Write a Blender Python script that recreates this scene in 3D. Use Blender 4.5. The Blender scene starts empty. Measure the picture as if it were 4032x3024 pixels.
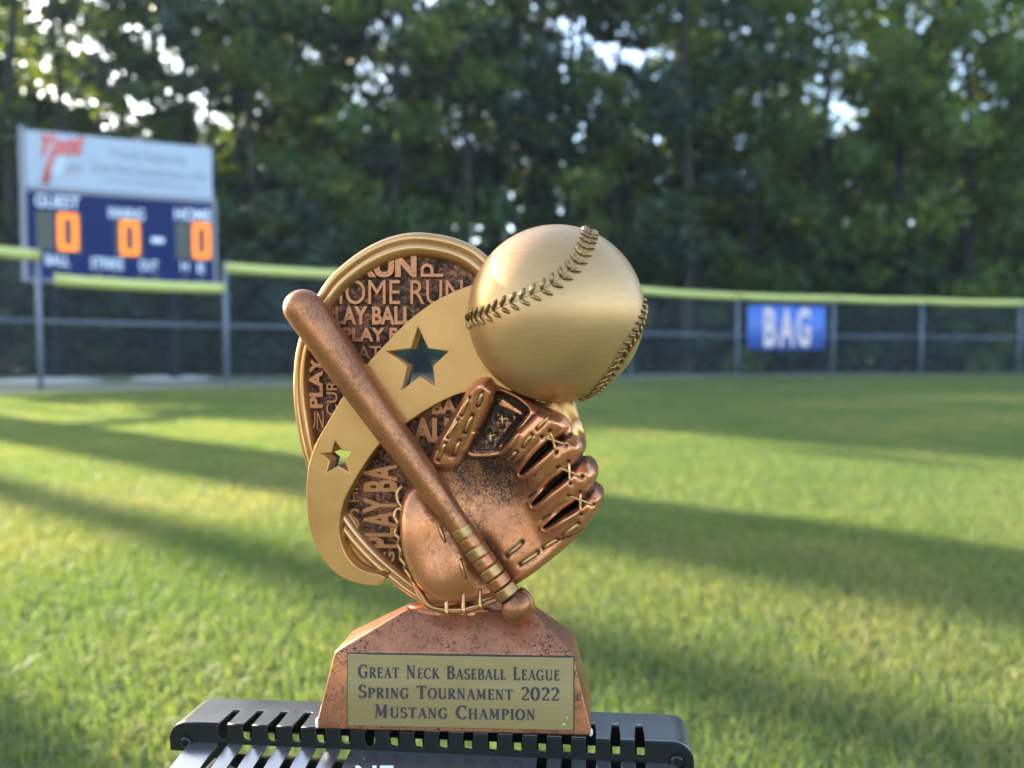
import bpy, bmesh, math, random
import numpy as np
from mathutils import Vector, Matrix
random.seed(7); rng = np.random.default_rng(7)
R = math.radians
S = bpy.context.scene
COL = S.collection
# ------------------------------------------------------------------ camera, world, sun
F = 2912.0; CH = 0.48
PITCH = math.atan(112.0 / F)
cam = bpy.data.cameras.new('camera'); camo = bpy.data.objects.new('camera', cam); COL.objects.link(camo)
camo.location = (0, 0, CH); camo.rotation_euler = (math.pi / 2 - PITCH, 0, 0)
cam.sensor_width = 36; cam.lens = 36 * F / 4032; cam.clip_start = 0.02; cam.clip_end = 2000
cam.dof.use_dof = True; cam.dof.focus_distance = 0.296; cam.dof.aperture_fstop = 7.2; cam.dof.aperture_blades = 0
S.camera = camo
SUN_AZ = math.atan2(-.80, .60); SUN_EL = R(19)
w = bpy.data.worlds.new('World'); S.world = w; w.use_nodes = True
nt = w.node_tree; nt.nodes.clear()
sky = nt.nodes.new('ShaderNodeTexSky'); sky.sky_type = 'NISHITA'; sky.sun_disc = False
sky.sun_elevation = SUN_EL; sky.sun_rotation = SUN_AZ % (2 * math.pi)
sky.air_density = 1.0; sky.dust_density = 1.6; sky.ozone_density = 1.0
bg = nt.nodes.new('ShaderNodeBackground'); bg.inputs[1].default_value = 0.15
wo = nt.nodes.new('ShaderNodeOutputWorld'); nt.links.new(sky.outputs[0], bg.inputs[0]); nt.links.new(bg.outputs[0], wo.inputs[0])
sl = bpy.data.lights.new('sun', 'SUN'); sl.energy = 4.5; sl.angle = R(0.55); sl.color = (1.0, .88, .68)
so = bpy.data.objects.new('sun', sl); COL.objects.link(so)
sd_ = Vector((math.sin(SUN_AZ) * math.cos(SUN_EL), math.cos(SUN_AZ) * math.cos(SUN_EL), math.sin(SUN_EL)))
so.rotation_euler = (-sd_).to_track_quat('-Z', 'Y').to_euler()
S.view_settings.view_transform = 'Standard'; S.view_settings.look = 'None'; S.view_settings.gamma = 1
S.view_settings.exposure = 2.7; S.view_settings.use_curve_mapping = False
S.cycles.max_bounces = 8; S.cycles.transparent_max_bounces = 8
# ------------------------------------------------------------------ pixel rays (pixels of the 4032 x 3024 photograph)
CP, SP = math.cos(PITCH), math.sin(PITCH)
CAMP = np.array([0, 0, CH])
def ray(u, v):
    u = np.asarray(u, float); v = np.asarray(v, float)
    x = (u - 2016) / F; z = -(v - 1512) / F; y = np.ones_like(x)
    return np.stack([x, y * CP + z * SP, -y * SP + z * CP], -1)
def ground(u, v):
    r = ray(u, v); t = -CH / r[..., 2]; return CAMP + r * t[..., None]
class Frame:                                   # a placed object's own axes: x right, y away, z up
    def __init__(s, M, O): s.M = np.array(M); s.O = np.array(O); s.c = s.M.T @ (CAMP - s.O)
    def hit_y(s, u, v, y):                     # where a ray meets the frame's plane y = const
        r = ray(u, v) @ s.M; t = (y - s.c[1]) / r[..., 1]; return s.c + r * np.asarray(t)[..., None]
    def hit_z(s, u, v, z=0):
        r = ray(u, v) @ s.M; t = (z - s.c[2]) / r[..., 2]; return s.c + r * np.asarray(t)[..., None]
    def matrix(s):
        m = Matrix([[*map(float, s.M[i]), float(s.O[i])] for i in range(3)] + [[0, 0, 0, 1]]); return m
def rotm(ry, rz): return np.array(Matrix.Rotation(R(ry), 3, 'Y') @ Matrix.Rotation(R(rz), 3, 'Z'))
# ------------------------------------------------------------------ object helpers
def link(name, me, m=None, parent=None, smooth=False):
    o = bpy.data.objects.new(name, me); COL.objects.link(o)
    if m is not None: me.materials.clear(); me.materials.append(m)
    if smooth: me.polygons.foreach_set('use_smooth', [True] * len(me.polygons))
    if parent is not None: o.parent = parent
    return o
def mesh(name, V, Fc, m=None, parent=None, smooth=False):
    me = bpy.data.meshes.new(name); me.from_pydata([tuple(map(float, p)) for p in V], [], [tuple(map(int, f)) for f in Fc]); me.update()
    return link(name, me, m, parent, smooth)
def fastmesh(name, V, Q, k):                   # V (n,3), Q (m,k) arrays
    me = bpy.data.meshes.new(name); n = len(Q)
    me.vertices.add(len(V)); me.vertices.foreach_set('co', np.asarray(V, np.float32).ravel())
    me.loops.add(n * k); me.loops.foreach_set('vertex_index', np.asarray(Q, np.int32).ravel())
    me.polygons.add(n); me.polygons.foreach_set('loop_start', np.arange(0, n * k, k, dtype=np.int32))
    me.polygons.foreach_set('loop_total', np.full(n, k, np.int32))
    me.update(calc_edges=True); return me
def attr(me, name, vals):
    a = me.attributes.new(name, 'FLOAT', 'POINT'); a.data.foreach_set('value', np.asarray(vals, np.float32))
def tag(o, label, cat, group=None, kind=None):
    if label: o['label'] = label
    if cat: o['category'] = cat
    if group: o['group'] = group
    if kind: o['kind'] = kind
    return o
def struct(o): o['kind'] = 'structure'; return o
def empty(name, frame=None, loc=(0, 0, 0), rz=0):
    o = bpy.data.objects.new(name, None); COL.objects.link(o); o.empty_display_size = .05
    if frame is not None: o.matrix_world = frame.matrix()
    else: o.location = loc; o.rotation_euler = (0, 0, rz)
    return o
def box_vf(x0, x1, y0, y1, z0, z1):
    V = [(x, y, z) for z in (z0, z1) for y in (y0, y1) for x in (x0, x1)]
    Fc = [(0, 2, 3, 1), (4, 5, 7, 6), (0, 1, 5, 4), (2, 6, 7, 3), (0, 4, 6, 2), (1, 3, 7, 5)]
    return V, Fc
def box(name, x0, x1, y0, y1, z0, z1, m, parent=None, bev=0):
    V, Fc = box_vf(x0, x1, y0, y1, z0, z1); o = mesh(name, V, Fc, m, parent)
    if bev: bevel(o, bev)
    return o
def bevel(o, wd, seg=2, ang=35):
    b = o.modifiers.new('bevel', 'BEVEL'); b.width = wd; b.segments = seg; b.limit_method = 'ANGLE'; b.angle_limit = R(ang)
def tube_vf(P, rad, n=10, caps=True):
    P = [Vector(p) for p in P]; V = []; Fc = []; up = None
    for i, p in enumerate(P):
        d = (P[min(i + 1, len(P) - 1)] - P[max(i - 1, 0)]).normalized()
        if up is None: up = d.orthogonal().normalized()
        up = (up - d * up.dot(d)).normalized(); sx = d.cross(up)
        r = rad[i] if hasattr(rad, '__len__') else rad
        for k in range(n):
            a = 2 * math.pi * k / n; V.append(p + (up * math.cos(a) + sx * math.sin(a)) * r)
    for i in range(len(P) - 1):
        for k in range(n):
            a = i * n + k; b = i * n + (k + 1) % n; Fc.append((a, b, b + n, a + n))
    if caps: Fc.append(tuple(range(n))[::-1]); Fc.append(tuple(range(len(V) - n, len(V))))
    return V, Fc
def tube(name, P, rad, m, parent=None, n=10, smooth=True):
    V, Fc = tube_vf(P, rad, n); return mesh(name, V, Fc, m, parent, smooth)
def joinvf(parts):
    V = []; Fc = []
    for v, f in parts:
        k = len(V); V += [tuple(p) for p in v]; Fc += [tuple(i + k for i in q) for q in f]
    return V, Fc
def catmull(P, n=8, closed=True):
    P = np.array(P, float); N = len(P); out = []
    for i in (range(N) if closed else range(N - 1)):
        g = lambda j: P[j % N] if closed else P[min(max(j, 0), N - 1)]
        p0, p1, p2, p3 = g(i - 1), g(i), g(i + 1), g(i + 2)
        for k in range(n):
            t = k / n
            out.append(.5 * ((2 * p1) + (-p0 + p2) * t + (2 * p0 - 5 * p1 + 4 * p2 - p3) * t * t + (-p0 + 3 * p1 - 3 * p2 + p3) * t ** 3))
    if not closed: out.append(P[-1])
    return np.array(out)
def curve_mesh(loops, extrude, bev=0, res=2):   # filled outline with holes -> mesh (x, y in plane, z out)
    cu = bpy.data.curves.new('outline', 'CURVE'); cu.dimensions = '2D'; cu.fill_mode = 'BOTH'
    cu.extrude = extrude; cu.bevel_depth = bev; cu.bevel_resolution = res; cu.offset = -bev
    for L in loops:
        sp = cu.splines.new('POLY'); sp.points.add(len(L) - 1)
        sp.points.foreach_set('co', np.c_[np.array(L, float), np.zeros(len(L)), np.ones(len(L))].ravel()); sp.use_cyclic_u = True
    o = bpy.data.objects.new('outline', cu); COL.objects.link(o)
    me = bpy.data.meshes.new_from_object(o.evaluated_get(bpy.context.evaluated_depsgraph_get()))
    bpy.data.objects.remove(o); bpy.data.curves.remove(cu); return me
def text_mesh(s, extrude=.05, bold=0, bev=0, shear=0):
    cu = bpy.data.curves.new('text', 'FONT'); cu.body = s; cu.size = 1; cu.extrude = extrude; cu.offset = bold
    cu.bevel_depth = bev; cu.bevel_resolution = 1; cu.shear = shear; cu.resolution_u = 4
    o = bpy.data.objects.new('text', cu); COL.objects.link(o)
    me = bpy.data.meshes.new_from_object(o.evaluated_get(bpy.context.evaluated_depsgraph_get()))
    bpy.data.objects.remove(o); bpy.data.curves.remove(cu)
    return me
def getco(me):
    a = np.empty(len(me.vertices) * 3, np.float32); me.vertices.foreach_get('co', a); return a.reshape(-1, 3).astype(float)
def setco(me, a): me.vertices.foreach_set('co', np.asarray(a, np.float32).ravel()); me.update()
# ------------------------------------------------------------------ materials
def mat(name):
    m = bpy.data.materials.new(name); m.use_nodes = True; n = m.node_tree
    return m, n, n.nodes['Principled BSDF']
def node(n, t, **kw):
    x = n.nodes.new(t)
    for k, v in kw.items():
        if k.startswith('_'): setattr(x, k[1:], v)
        else: x.inputs[k.replace('__', ' ')].default_value = v
    return x
def ramp(n, src, stops):
    r = n.nodes.new('ShaderNodeValToRGB'); e = r.color_ramp.elements
    while len(e) < len(stops): e.new(.5)
    for i, (p, c) in enumerate(stops): e[i].position = p; e[i].color = (*c, 1) if len(c) == 3 else c
    n.links.new(src, r.inputs[0]); return r
def noise(n, scale, detail=4, rough=.6, vec=None, dist=0):
    x = node(n, 'ShaderNodeTexNoise', Scale=scale, Detail=detail, Roughness=rough, Distortion=dist)
    if vec is not None: n.links.new(vec, x.inputs['Vector'])
    return x
def mathn(n, op, a, b, clamp=False):
    x = n.nodes.new('ShaderNodeMath'); x.operation = op; x.use_clamp = clamp
    for i, q in enumerate((a, b)):
        if isinstance(q, (int, float)): x.inputs[i].default_value = q
        else: n.links.new(q, x.inputs[i])
    return x.outputs[0]
def mixc(n, f, a, b):
    x = n.nodes.new('ShaderNodeMix'); x.data_type = 'RGBA'
    for i, q in ((0, f), (6, a), (7, b)):
        if isinstance(q, (int, float)): x.inputs[i].default_value = q
        elif isinstance(q, tuple): x.inputs[i].default_value = (*q, 1)
        else: n.links.new(q, x.inputs[i])
    return x.outputs[2]
def objvec(n, scale=None, rot=None):
    tc = n.nodes.new('ShaderNodeTexCoord')
    if scale is None: return tc.outputs['Object']
    mp = n.nodes.new('ShaderNodeMapping'); mp.inputs['Scale'].default_value = scale
    if rot: mp.inputs['Rotation'].default_value = rot
    n.links.new(tc.outputs['Object'], mp.inputs[0]); return mp.outputs[0]
def bump(n, h, strength, dist, b):
    x = node(n, 'ShaderNodeBump', Strength=strength, Distance=dist); n.links.new(h, x.inputs['Height']); n.links.new(x.outputs[0], b.inputs['Normal'])
def plain(name, c, rough=.6, metal=0, spec=.5, var=0, vs=20):
    m, n, b = mat(name); b.inputs['Base Color'].default_value = (*c, 1); b.inputs['Roughness'].default_value = rough
    b.inputs['Metallic'].default_value = metal; b.inputs['Specular IOR Level'].default_value = spec
    if var:
        q = noise(n, vs, 5, .6, objvec(n)); c2 = tuple(x * (1 - var) for x in c)
        n.links.new(mixc(n, q.outputs[0], c2, tuple(min(1, x * (1 + var)) for x in c)), b.inputs['Base Color'])
    return m
DARK = (.030, .016, .011)
def antique(name, c, c2, metal, rough, speck, fine=900, thr=.60, bumpd=.00012):   # painted resin: metallic paint with a dark wash in the recesses
    m, n, b = mat(name); v = objvec(n)
    big = noise(n, 45, 4, .6, v); fi = noise(n, fine, 5, .7, v, .6); mid = noise(n, 300, 5, .7, v, .5)
    col = mixc(n, ramp(n, big.outputs[0], [(.35, (0, 0, 0)), (.7, (1, 1, 1))]).outputs[0], c, c2)
    at = n.nodes.new('ShaderNodeAttribute'); at.attribute_name = 'patina'
    s1 = mathn(n, 'MULTIPLY', ramp(n, fi.outputs[0], [(thr, (0, 0, 0)), (thr + .16, (1, 1, 1))]).outputs[0],
               ramp(n, mid.outputs[0], [(.36, (0, 0, 0)), (.56, (1, 1, 1))]).outputs[0])
    sm = noise(n, 95, 5, .65, v, .8); um = mathn(n, 'ADD', .25, mathn(n, 'MULTIPLY', ramp(n, sm.outputs[0], [(.38, (0, 0, 0)), (.62, (1, 1, 1))]).outputs[0], 1.05))
    s1 = mathn(n, 'MULTIPLY', mathn(n, 'MULTIPLY', s1, um), speck)
    aw = n.nodes.new('ShaderNodeAttribute'); aw.attribute_name = 'wear'; col = mixc(n, mathn(n, 'MULTIPLY', aw.outputs['Fac'], .85, True), col, tuple(min(.9, x * 1.45 + .03) for x in c))
    s2 = mathn(n, 'MULTIPLY', at.outputs['Fac'], mathn(n, 'ADD', mathn(n, 'MULTIPLY', fi.outputs[0], 3.4), -.62))
    s2 = mathn(n, 'MULTIPLY', s2, mathn(n, 'ADD', .62, mathn(n, 'MULTIPLY', um, .42)))
    s2 = ramp(n, s2, [(.25, (0, 0, 0)), (.75, (1, 1, 1))]).outputs[0]
    f = mathn(n, 'MAXIMUM', s1, s2, True)
    n.links.new(mixc(n, f, col, DARK), b.inputs['Base Color'])
    n.links.new(mathn(n, 'MULTIPLY', mathn(n, 'SUBTRACT', 1.0, mathn(n, 'MULTIPLY', f, .8)), metal), b.inputs['Metallic'])
    rr = mathn(n, 'ADD', rough - .06, mathn(n, 'MULTIPLY', mid.outputs[0], .12)); n.links.new(mathn(n, 'ADD', rr, mathn(n, 'MULTIPLY', f, .25)), b.inputs['Roughness']); n.links.new(mathn(n, 'SUBTRACT', .5, mathn(n, 'MULTIPLY', f, .35)), b.inputs['Specular IOR Level'])
    bump(n, mathn(n, 'SUBTRACT', mid.outputs[0], mathn(n, 'MULTIPLY', f, .5)), .35, bumpd, b)
    return m
M = {}
GOLD = (.55, .282, .098); COPPER = (.46, .172, .072); COPPER2 = (.31, .115, .050)
M['copper'] = antique('antique_copper', COPPER, COPPER2, .86, .29, .75, 1300, .50)
M['base'] = antique('antique_copper_base', (.45, .165, .075), (.25, .095, .046), .78, .34, 1.0, 1150, .45)
M['plaquecu'] = M['base']
M['disc'] = antique('antique_copper_dark', (.34, .12, .055), (.20, .075, .04), .7, .42, 1.0, 560, .44)
M['letter'] = antique('antique_copper_letters', (.46, .185, .085), (.36, .14, .06), .75, .42, .85, 700, .54)
M['gold'] = antique('gold_paint', GOLD, (.45, .222, .074), .74, .42, .06, 1200, .66)
M['rim'] = antique('gold_paint_rim', (.58, .31, .14), (.48, .25, .09), .84, .30, .3, 1000, .58)
M['lace'] = antique('gold_lace', (.56, .32, .135), (.42, .225, .085), .85, .33, .7, 1400, .57)
M['wrap'] = antique('gold_wrap', (.38, .215, .08), (.30, .155, .055), .85, .32, .6, 1000, .6)
def ballmat():
    m, n, b = mat('brushed_gold'); v = objvec(n, (1, 1, 14), (0, R(12), 0)); q = noise(n, 130, 5, .7, v, .3)
    big = noise(n, 30, 3, .5, objvec(n))
    n.links.new(mixc(n, q.outputs[0], (.34, .180, .066), (.54, .325, .150)), b.inputs['Base Color'])
    b.inputs['Metallic'].default_value = .60
    n.links.new(mathn(n, 'ADD', .30, mathn(n, 'MULTIPLY', big.outputs[0], .16)), b.inputs['Roughness'])
    bump(n, q.outputs[0], .25, .00006, b); return m
M['ball'] = ballmat()
M['stitch'] = antique('stitch_gold_dark', (.36, .22, .085), (.18, .10, .045), .85, .30, .9, 1300, .50)
def platemat():
    m, n, b = mat('brushed_brass_plate'); q = noise(n, 90, 5, .75, objvec(n, (1, 1, 26)))
    n.links.new(mixc(n, q.outputs[0], (.20, .150, .075), (.36, .285, .16)), b.inputs['Base Color']); b.inputs['Metallic'].default_value = .9
    b.inputs['Roughness'].default_value = .40; b.inputs['Anisotropic'].default_value = .5; bump(n, q.outputs[0], .2, .00003, b); return m
M['plate'] = platemat()
M['plate_edge'] = plain('plate_edge_dark', (.018, .014, .014), .5)
M['plate_glue'] = plain('dried_glue', (.50, .42, .24), .3)
M['ink'] = plain('engraving_ink', (.022, .013, .020), .55)
def blackmat():
    m, n, b = mat('black_powder_coat'); b.inputs['Base Color'].default_value = (.25, .245, .24, 1); b.inputs['Metallic'].default_value = .85; b.inputs['Roughness'].default_value = .36
    b.inputs['Specular IOR Level'].default_value = .8
    q = noise(n, 1400, 3, .6, objvec(n)); bump(n, q.outputs[0], .45, .00008, b)
    r = noise(n, 60, 4, .6, objvec(n)); n.links.new(mathn(n, 'ADD', .12, mathn(n, 'MULTIPLY', r.outputs[0], .22)), b.inputs['Roughness']); return m
M['black'] = blackmat()
M['front'] = plain('textured_shade_black', (.0075, .0068, .0072), .5, 0, .22, var=.35, vs=1500)  # textured coat, its colour also darkened for reflections blocked in front
M['screw'] = plain('black_screw', (.012, .012, .013), .22, .4)
M['white_ink'] = plain('white_ink', (.75, .76, .8), .5)
# ================================================================== GROUND
def groundmat():
    m, n, b = mat('lawn_soil'); v = objvec(n)
    a = noise(n, .9, 5, .6, v); f = noise(n, 22, 6, .7, v)
    c = mixc(n, ramp(n, a.outputs[0], [(.4, (0, 0, 0)), (.62, (1, 1, 1))]).outputs[0], (.085, .115, .042), (.125, .130, .062))
    c = mixc(n, ramp(n, f.outputs[0], [(.35, (0, 0, 0)), (.65, (1, 1, 1))]).outputs[0], c, (.060, .080, .030))
    n.links.new(c, b.inputs['Base Color']); b.inputs['Roughness'].default_value = .95; b.inputs['Specular IOR Level'].default_value = .1
    bump(n, f.outputs[0], .6, .03, b); return m
M['ground'] = groundmat()
g = struct(mesh('ground', [(-400, -400, 0), (400, -400, 0), (400, 400, 0), (-400, 400, 0)], [(0, 1, 2, 3)], M['ground']))
# fence line: posts given by pixel column and distance in the photograph
def at(u, Y): return ((u - 2016) / F * Y, Y)
FP = [at(-1150, 7.0), at(-340, 8.45), at(160, 9.8), at(893, 11.2), (-2.05, 12.35), (.15, 13.6), at(2481, 14.9), at(2902, 16.5), at(3278, 17.2), at(3625, 17.9), at(4012, 18.6), at(4400, 19.1), at(4750, 19.4)]
def strip(name, P, w0, w1, z, m):
    V = []; 
    for i, p in enumerate(P):
        a = Vector(P[max(i - 1, 0)]); c = Vector(P[min(i + 1, len(P) - 1)]); d = (c - a).normalized(); nrm = Vector((d.y, -d.x))
        for k in (w0 + .08 * math.sin(i * 2.3), w1): V.append((p[0] + nrm.x * k, p[1] + nrm.y * k, z))
    return mesh(name, V, [(2 * i, 2 * i + 1, 2 * i + 3, 2 * i + 2) for i in range(len(P) - 1)], m)
M['gravel'] = plain('pale_gravel', (.21, .20, .175), .95, var=.35, vs=14)
FPs = [tuple(p) for p in catmull(FP, 4, False)]
struct(strip('gravel_path', FPs, .42, -.75, .006, M['gravel']))
M['back_ground'] = plain('dry_pale_ground', (.10, .115, .05), .95, var=.35, vs=1.7)  # paler dry ground behind the fence
struct(strip('rough_ground', FPs, -.75, -9, .004, M['back_ground']))
# grass: real blades, denser and finer near the camera
def leafy(name, cols, rough=.55, trans=.45, tint=None):
    m = bpy.data.materials.new(name); m.use_nodes = True; n = m.node_tree; n.nodes.clear()
    at_ = n.nodes.new('ShaderNodeAttribute'); at_.attribute_name = 'tone'
    r = ramp(n, at_.outputs['Fac'], cols)
    p = n.nodes.new('ShaderNodeBsdfPrincipled'); p.inputs['Roughness'].default_value = rough; p.inputs['Specular IOR Level'].default_value = .25
    t = n.nodes.new('ShaderNodeBsdfTranslucent'); mx = n.nodes.new('ShaderNodeMixShader'); mx.inputs[0].default_value = trans
    n.links.new(r.outputs[0], p.inputs['Base Color'])
    tc = mixc(n, 1.0, r.outputs[0], (0, 0, 0)); n.nodes[-1].blend_type = 'MIX'
    mu = n.nodes.new('ShaderNodeMix'); mu.data_type = 'RGBA'; mu.blend_type = 'MULTIPLY'; mu.inputs[0].default_value = 1
    n.links.new(r.outputs[0], mu.inputs[6]); mu.inputs[7].default_value = (*(tint or (1.9, 1.7, .7)), 1)
    n.links.new(mu.outputs[2], t.inputs[0])
    o = n.nodes.new('ShaderNodeOutputMaterial'); n.links.new(p.outputs[0], mx.inputs[1]); n.links.new(t.outputs[0], mx.inputs[2]); n.links.new(mx.outputs[0], o.inputs[0])
    return m
M['grass'] = leafy('grass_blades', [(0, (.30, .24, .14)), (.24, (.21, .205, .090)), (.46, (.138, .172, .066)), (1, (.088, .145, .054))], .55, .42, (1.62, 1.66, .58))
def vnoise(x, y, sc, seed):                    # smooth value noise
    rg = np.random.default_rng(seed); T = rg.random((64, 64)); x = x * sc; y = y * sc
    xi = np.floor(x).astype(int); yi = np.floor(y).astype(int); fx = x - xi; fy = y - yi; fx = fx * fx * (3 - 2 * fx); fy = fy * fy * (3 - 2 * fy)
    g_ = lambda a, b: T[a % 64, b % 64]
    return (g_(xi, yi) * (1 - fx) + g_(xi + 1, yi) * fx) * (1 - fy) + (g_(xi, yi + 1) * (1 - fx) + g_(xi + 1, yi + 1) * fx) * fy
def build_grass():
    Vs = []; Ts = []; Qs = []; k0 = 0
    for (y0, y1, den, wd, hh, seg) in ((.62, 2.2, 36000, .0017, .023, 2), (2.2, 5.0, 14000, .0031, .024, 1), (5.0, 10, 3600, .007, .026, 1), (10, 19.2, 700, .018, .03, 1)):
        A = 1.15 * (y1 * y1 - y0 * y0); N = int(A * den)
        y = np.sqrt(rng.random(N) * (y1 * y1 - y0 * y0) + y0 * y0); x = (rng.random(N) * 2 - 1) * 1.15 * y
        # stay on the field side of the fence
        fx = np.array([p[0] for p in FP]); fy = np.array([p[1] for p in FP]); keep = y < np.interp(x, fx, fy) - .30
        x = x[keep]; y = y[keep]; N = len(x)
        patch = vnoise(x, y, 1.3, 1) * .6 + vnoise(x, y, 5, 2) * .4
        lush = vnoise(x + 40, y, 2.2, 4)
        tone = np.clip(.50 + (patch - .42) * .75 + rng.normal(0, .20, N), 0, 1)
        h = hh * (.75 + .35 * lush) * (.6 + .8 * rng.random(N)); th = rng.random(N) * 6.283; lean = rng.normal(0, .85, N)
        dx, dy = np.cos(th), np.sin(th); la = rng.random(N) * 6.283; lx, ly = np.cos(la) * np.abs(lean), np.sin(la) * np.abs(lean)
        ww = wd * (.6 + .8 * rng.random(N))
        b0 = np.stack([x - dx * ww / 2, y - dy * ww / 2, np.zeros(N)], 1); b1 = np.stack([x + dx * ww / 2, y + dy * ww / 2, np.zeros(N)], 1)
        tip = np.stack([x + lx * h, y + ly * h, h * (1 - .25 * np.minimum(1, np.abs(lean)))], 1)
        if seg == 2:
            mx_ = np.stack([x + lx * h * .35, y + ly * h * .35, h * .55], 1); o_ = np.stack([dx * ww * .42, dy * ww * .42, 0 * x], 1)
            P = np.concatenate([b0, b1, mx_ - o_, mx_ + o_, tip], 0); i = np.arange(N) + k0
            Ts += [np.stack([i, i + N, i + 3 * N], 1), np.stack([i, i + 3 * N, i + 2 * N], 1), np.stack([i + 2 * N, i + 3 * N, i + 4 * N], 1)]; rep = 5
        else:
            P = np.concatenate([b0, b1, tip], 0); i = np.arange(N) + k0; Ts.append(np.stack([i, i + N, i + 2 * N], 1)); rep = 3
        Vs.append(P); Qs.append(np.tile(tone, rep)); k0 += len(P)
    me = fastmesh('grass', np.concatenate(Vs), np.concatenate(Ts), 3); attr(me, 'tone', np.concatenate(Qs))
    o = link('grass', me, M['grass']); tag(o, 'short patchy lawn with sunlit bands and tree shadows across the ball field', 'grass', kind='stuff')
build_grass()
# ================================================================== FENCE
M['galv'] = plain('galvanised_steel', (.15, .18, .24), .55, .2, var=.15)
M['wire'] = plain('chain_link_wire', (.11, .14, .18), .6, .2)
M['cap'] = plain('yellow_fence_cap', (.52, .52, .15), .5, var=.06)
def panel_mesh(L, H, name):
    p = .058; n = int(L / p) + 1; rows = int(H / p); V = []; Fc = []; wr = .0026
    for i in range(n):
        x0 = i * L / n
        for s in (0,):
            pts = [(x0 + (p if (j % 2) else 0) * 1.0, .003 * (1 if j % 2 else -1), .03 + j * H / rows) for j in range(rows + 1)]
            k = len(V)
            for q in pts: V += [(q[0] - wr, q[1] - wr, q[2]), (q[0] + wr, q[1] - wr, q[2]), (q[0], q[1] + wr, q[2])]
            for j in range(rows):
                for e in range(3):
                    a = k + j * 3 + e; b = k + j * 3 + (e + 1) % 3; Fc.append((a, b, b + 3, a + 3))
    return fastmesh(name, np.array(V), np.array(Fc), 4)
def build_fence():
    root = empty('chain_link_fence', loc=(FP[6][0], FP[6][1], 0))
    tag(root, 'chain link outfield fence with grey posts and bright yellow top cap', 'fence')
    ox, oy = FP[6]; cache = {}
    for i, p in enumerate(FP):
        x, y = p[0] - ox, p[1] - oy
        hgt = 1.83 + (.06 if i in (2, 3) else 0)
        tube('post', [(x, y, 0), (x, y, hgt)], .033, M['galv'], root, 12)
    for i in range(len(FP) - 1):
        a = Vector((FP[i][0] - ox, FP[i][1] - oy, 0)); b = Vector((FP[i + 1][0] - ox, FP[i + 1][1] - oy, 0)); d = (b - a); L = d.length; ang = math.atan2(d.y, d.x)
        low = (i == 2); zc = 1.49 if low else 1.80; H = 1.44 if low else 1.74
        zz = Vector((0, 0, 1))
        tube('mid_rail', [a + zz * .93, b + zz * .93], .021, M['galv'], root, 8)
        tube('top_rail', [a + zz * (zc - .03), b + zz * (zc - .03)], .021, M['galv'], root, 8)
        a2, b2 = a + d.normalized() * (.19 if low else .0), b - d.normalized() * (.02 if low else 0)
        n_ = 9; P = [a2.lerp(b2, k / (n_ - 1)) + zz * (zc - .018 * math.sin(math.pi * k / (n_ - 1))) for k in range(n_)]
        tube('cap_section', P, .076, M['cap'], root, 14)
        key = (round(L, 2), H)
        if key not in cache: cache[key] = panel_mesh(L, H, 'chain_link_mesh')
        o = link('chain_link_mesh', cache[key], M['wire'], root); o.location = a; o.rotation_euler = (0, 0, ang); o['kind'] = 'stuff'
build_fence()
# banner on the fence
a = Vector(FP[7]); b = Vector(FP[8]); dd = (b - a).normalized()
MB = np.array([[dd.x, -dd.y, 0], [dd.y, dd.x, 0], [0, 0, 1]])
FB = Frame(MB, np.array([a.x + dd.y * .05, a.y - dd.x * .05, 0]))
def on(fr, u, v, y=0): return fr.hit_y(u, v, y)
banner = empty('banner', FB); tag(banner, 'blue banner with pale letters BAG hung on the outfield fence', 'banner')
M['blue'] = plain('blue_vinyl', (.050, .125, .44), .55, var=.06, vs=4); M['pinkwhite'] = plain('pale_letter_print', (.60, .48, .50), .6)
p0 = on(FB, 2944, 1200); p1 = on(FB, 3246, 1377)
NB = 28; V = []
for k, yy in ((0, -.014), (1, -.004)):
    for i in range(NB + 1):
        f = i / NB; x = p0[0] + (p1[0] - p0[0]) * f; wv = .007 * math.sin(f * 15 + 1) + .004 * math.sin(f * 37)
        for z_ in (p1[2] - .012 * math.sin(f * math.pi), (p0[2] + p1[2]) / 2, p0[2] - .010 * abs(math.sin(f * math.pi * 2))): V.append((x, yy + wv * (1.2 if z_ < p0[2] - .1 else .5), z_))
Fc = []; Q3 = 3 * (NB + 1)
for i in range(NB):
    for j in range(2):
        a_ = i * 3 + j; Fc += [(a_, a_ + 3, a_ + 4, a_ + 1), (Q3 + a_ + 1, Q3 + a_ + 4, Q3 + a_ + 3, Q3 + a_)]
    Fc += [(i * 3, Q3 + i * 3, Q3 + i * 3 + 3, i * 3 + 3), (i * 3 + 2, i * 3 + 5, Q3 + i * 3 + 5, Q3 + i * 3 + 2)]
mesh('banner_sheet', V, Fc, M['blue'], banner, True)
for gx in (p0[0] + .04, (p0[0] + p1[0]) / 2, p1[0] - .04):
    for gz in (p0[2] - .04, p1[2] + .04): tube('grommet', [(gx, -.030, gz), (gx, -.008, gz)], .014, M['galv'], banner, 10)
def place_text(s, fr, u0, v0, u1, v1, y, m, parent, name='lettering', bold=0, depth=.004, shear=0, v0r=None, v1r=None):
    me = text_mesh(s, .5, bold, 0, shear); c = getco(me); mn = c.min(0); mx = c.max(0); t = (c - mn) / np.maximum(mx - mn, 1e-6)
    v0r = v0 if v0r is None else v0r; v1r = v1 if v1r is None else v1r
    u = u0 + t[:, 0] * (u1 - u0); vt = v0 + t[:, 0] * (v0r - v0); vb = v1 + t[:, 0] * (v1r - v1); v = vb + t[:, 1] * (vt - vb)
    P = fr.hit_y(u, v, y); P[:, 1] = y - depth * t[:, 2]; setco(me, P); return link(name, me, m, parent)
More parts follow.
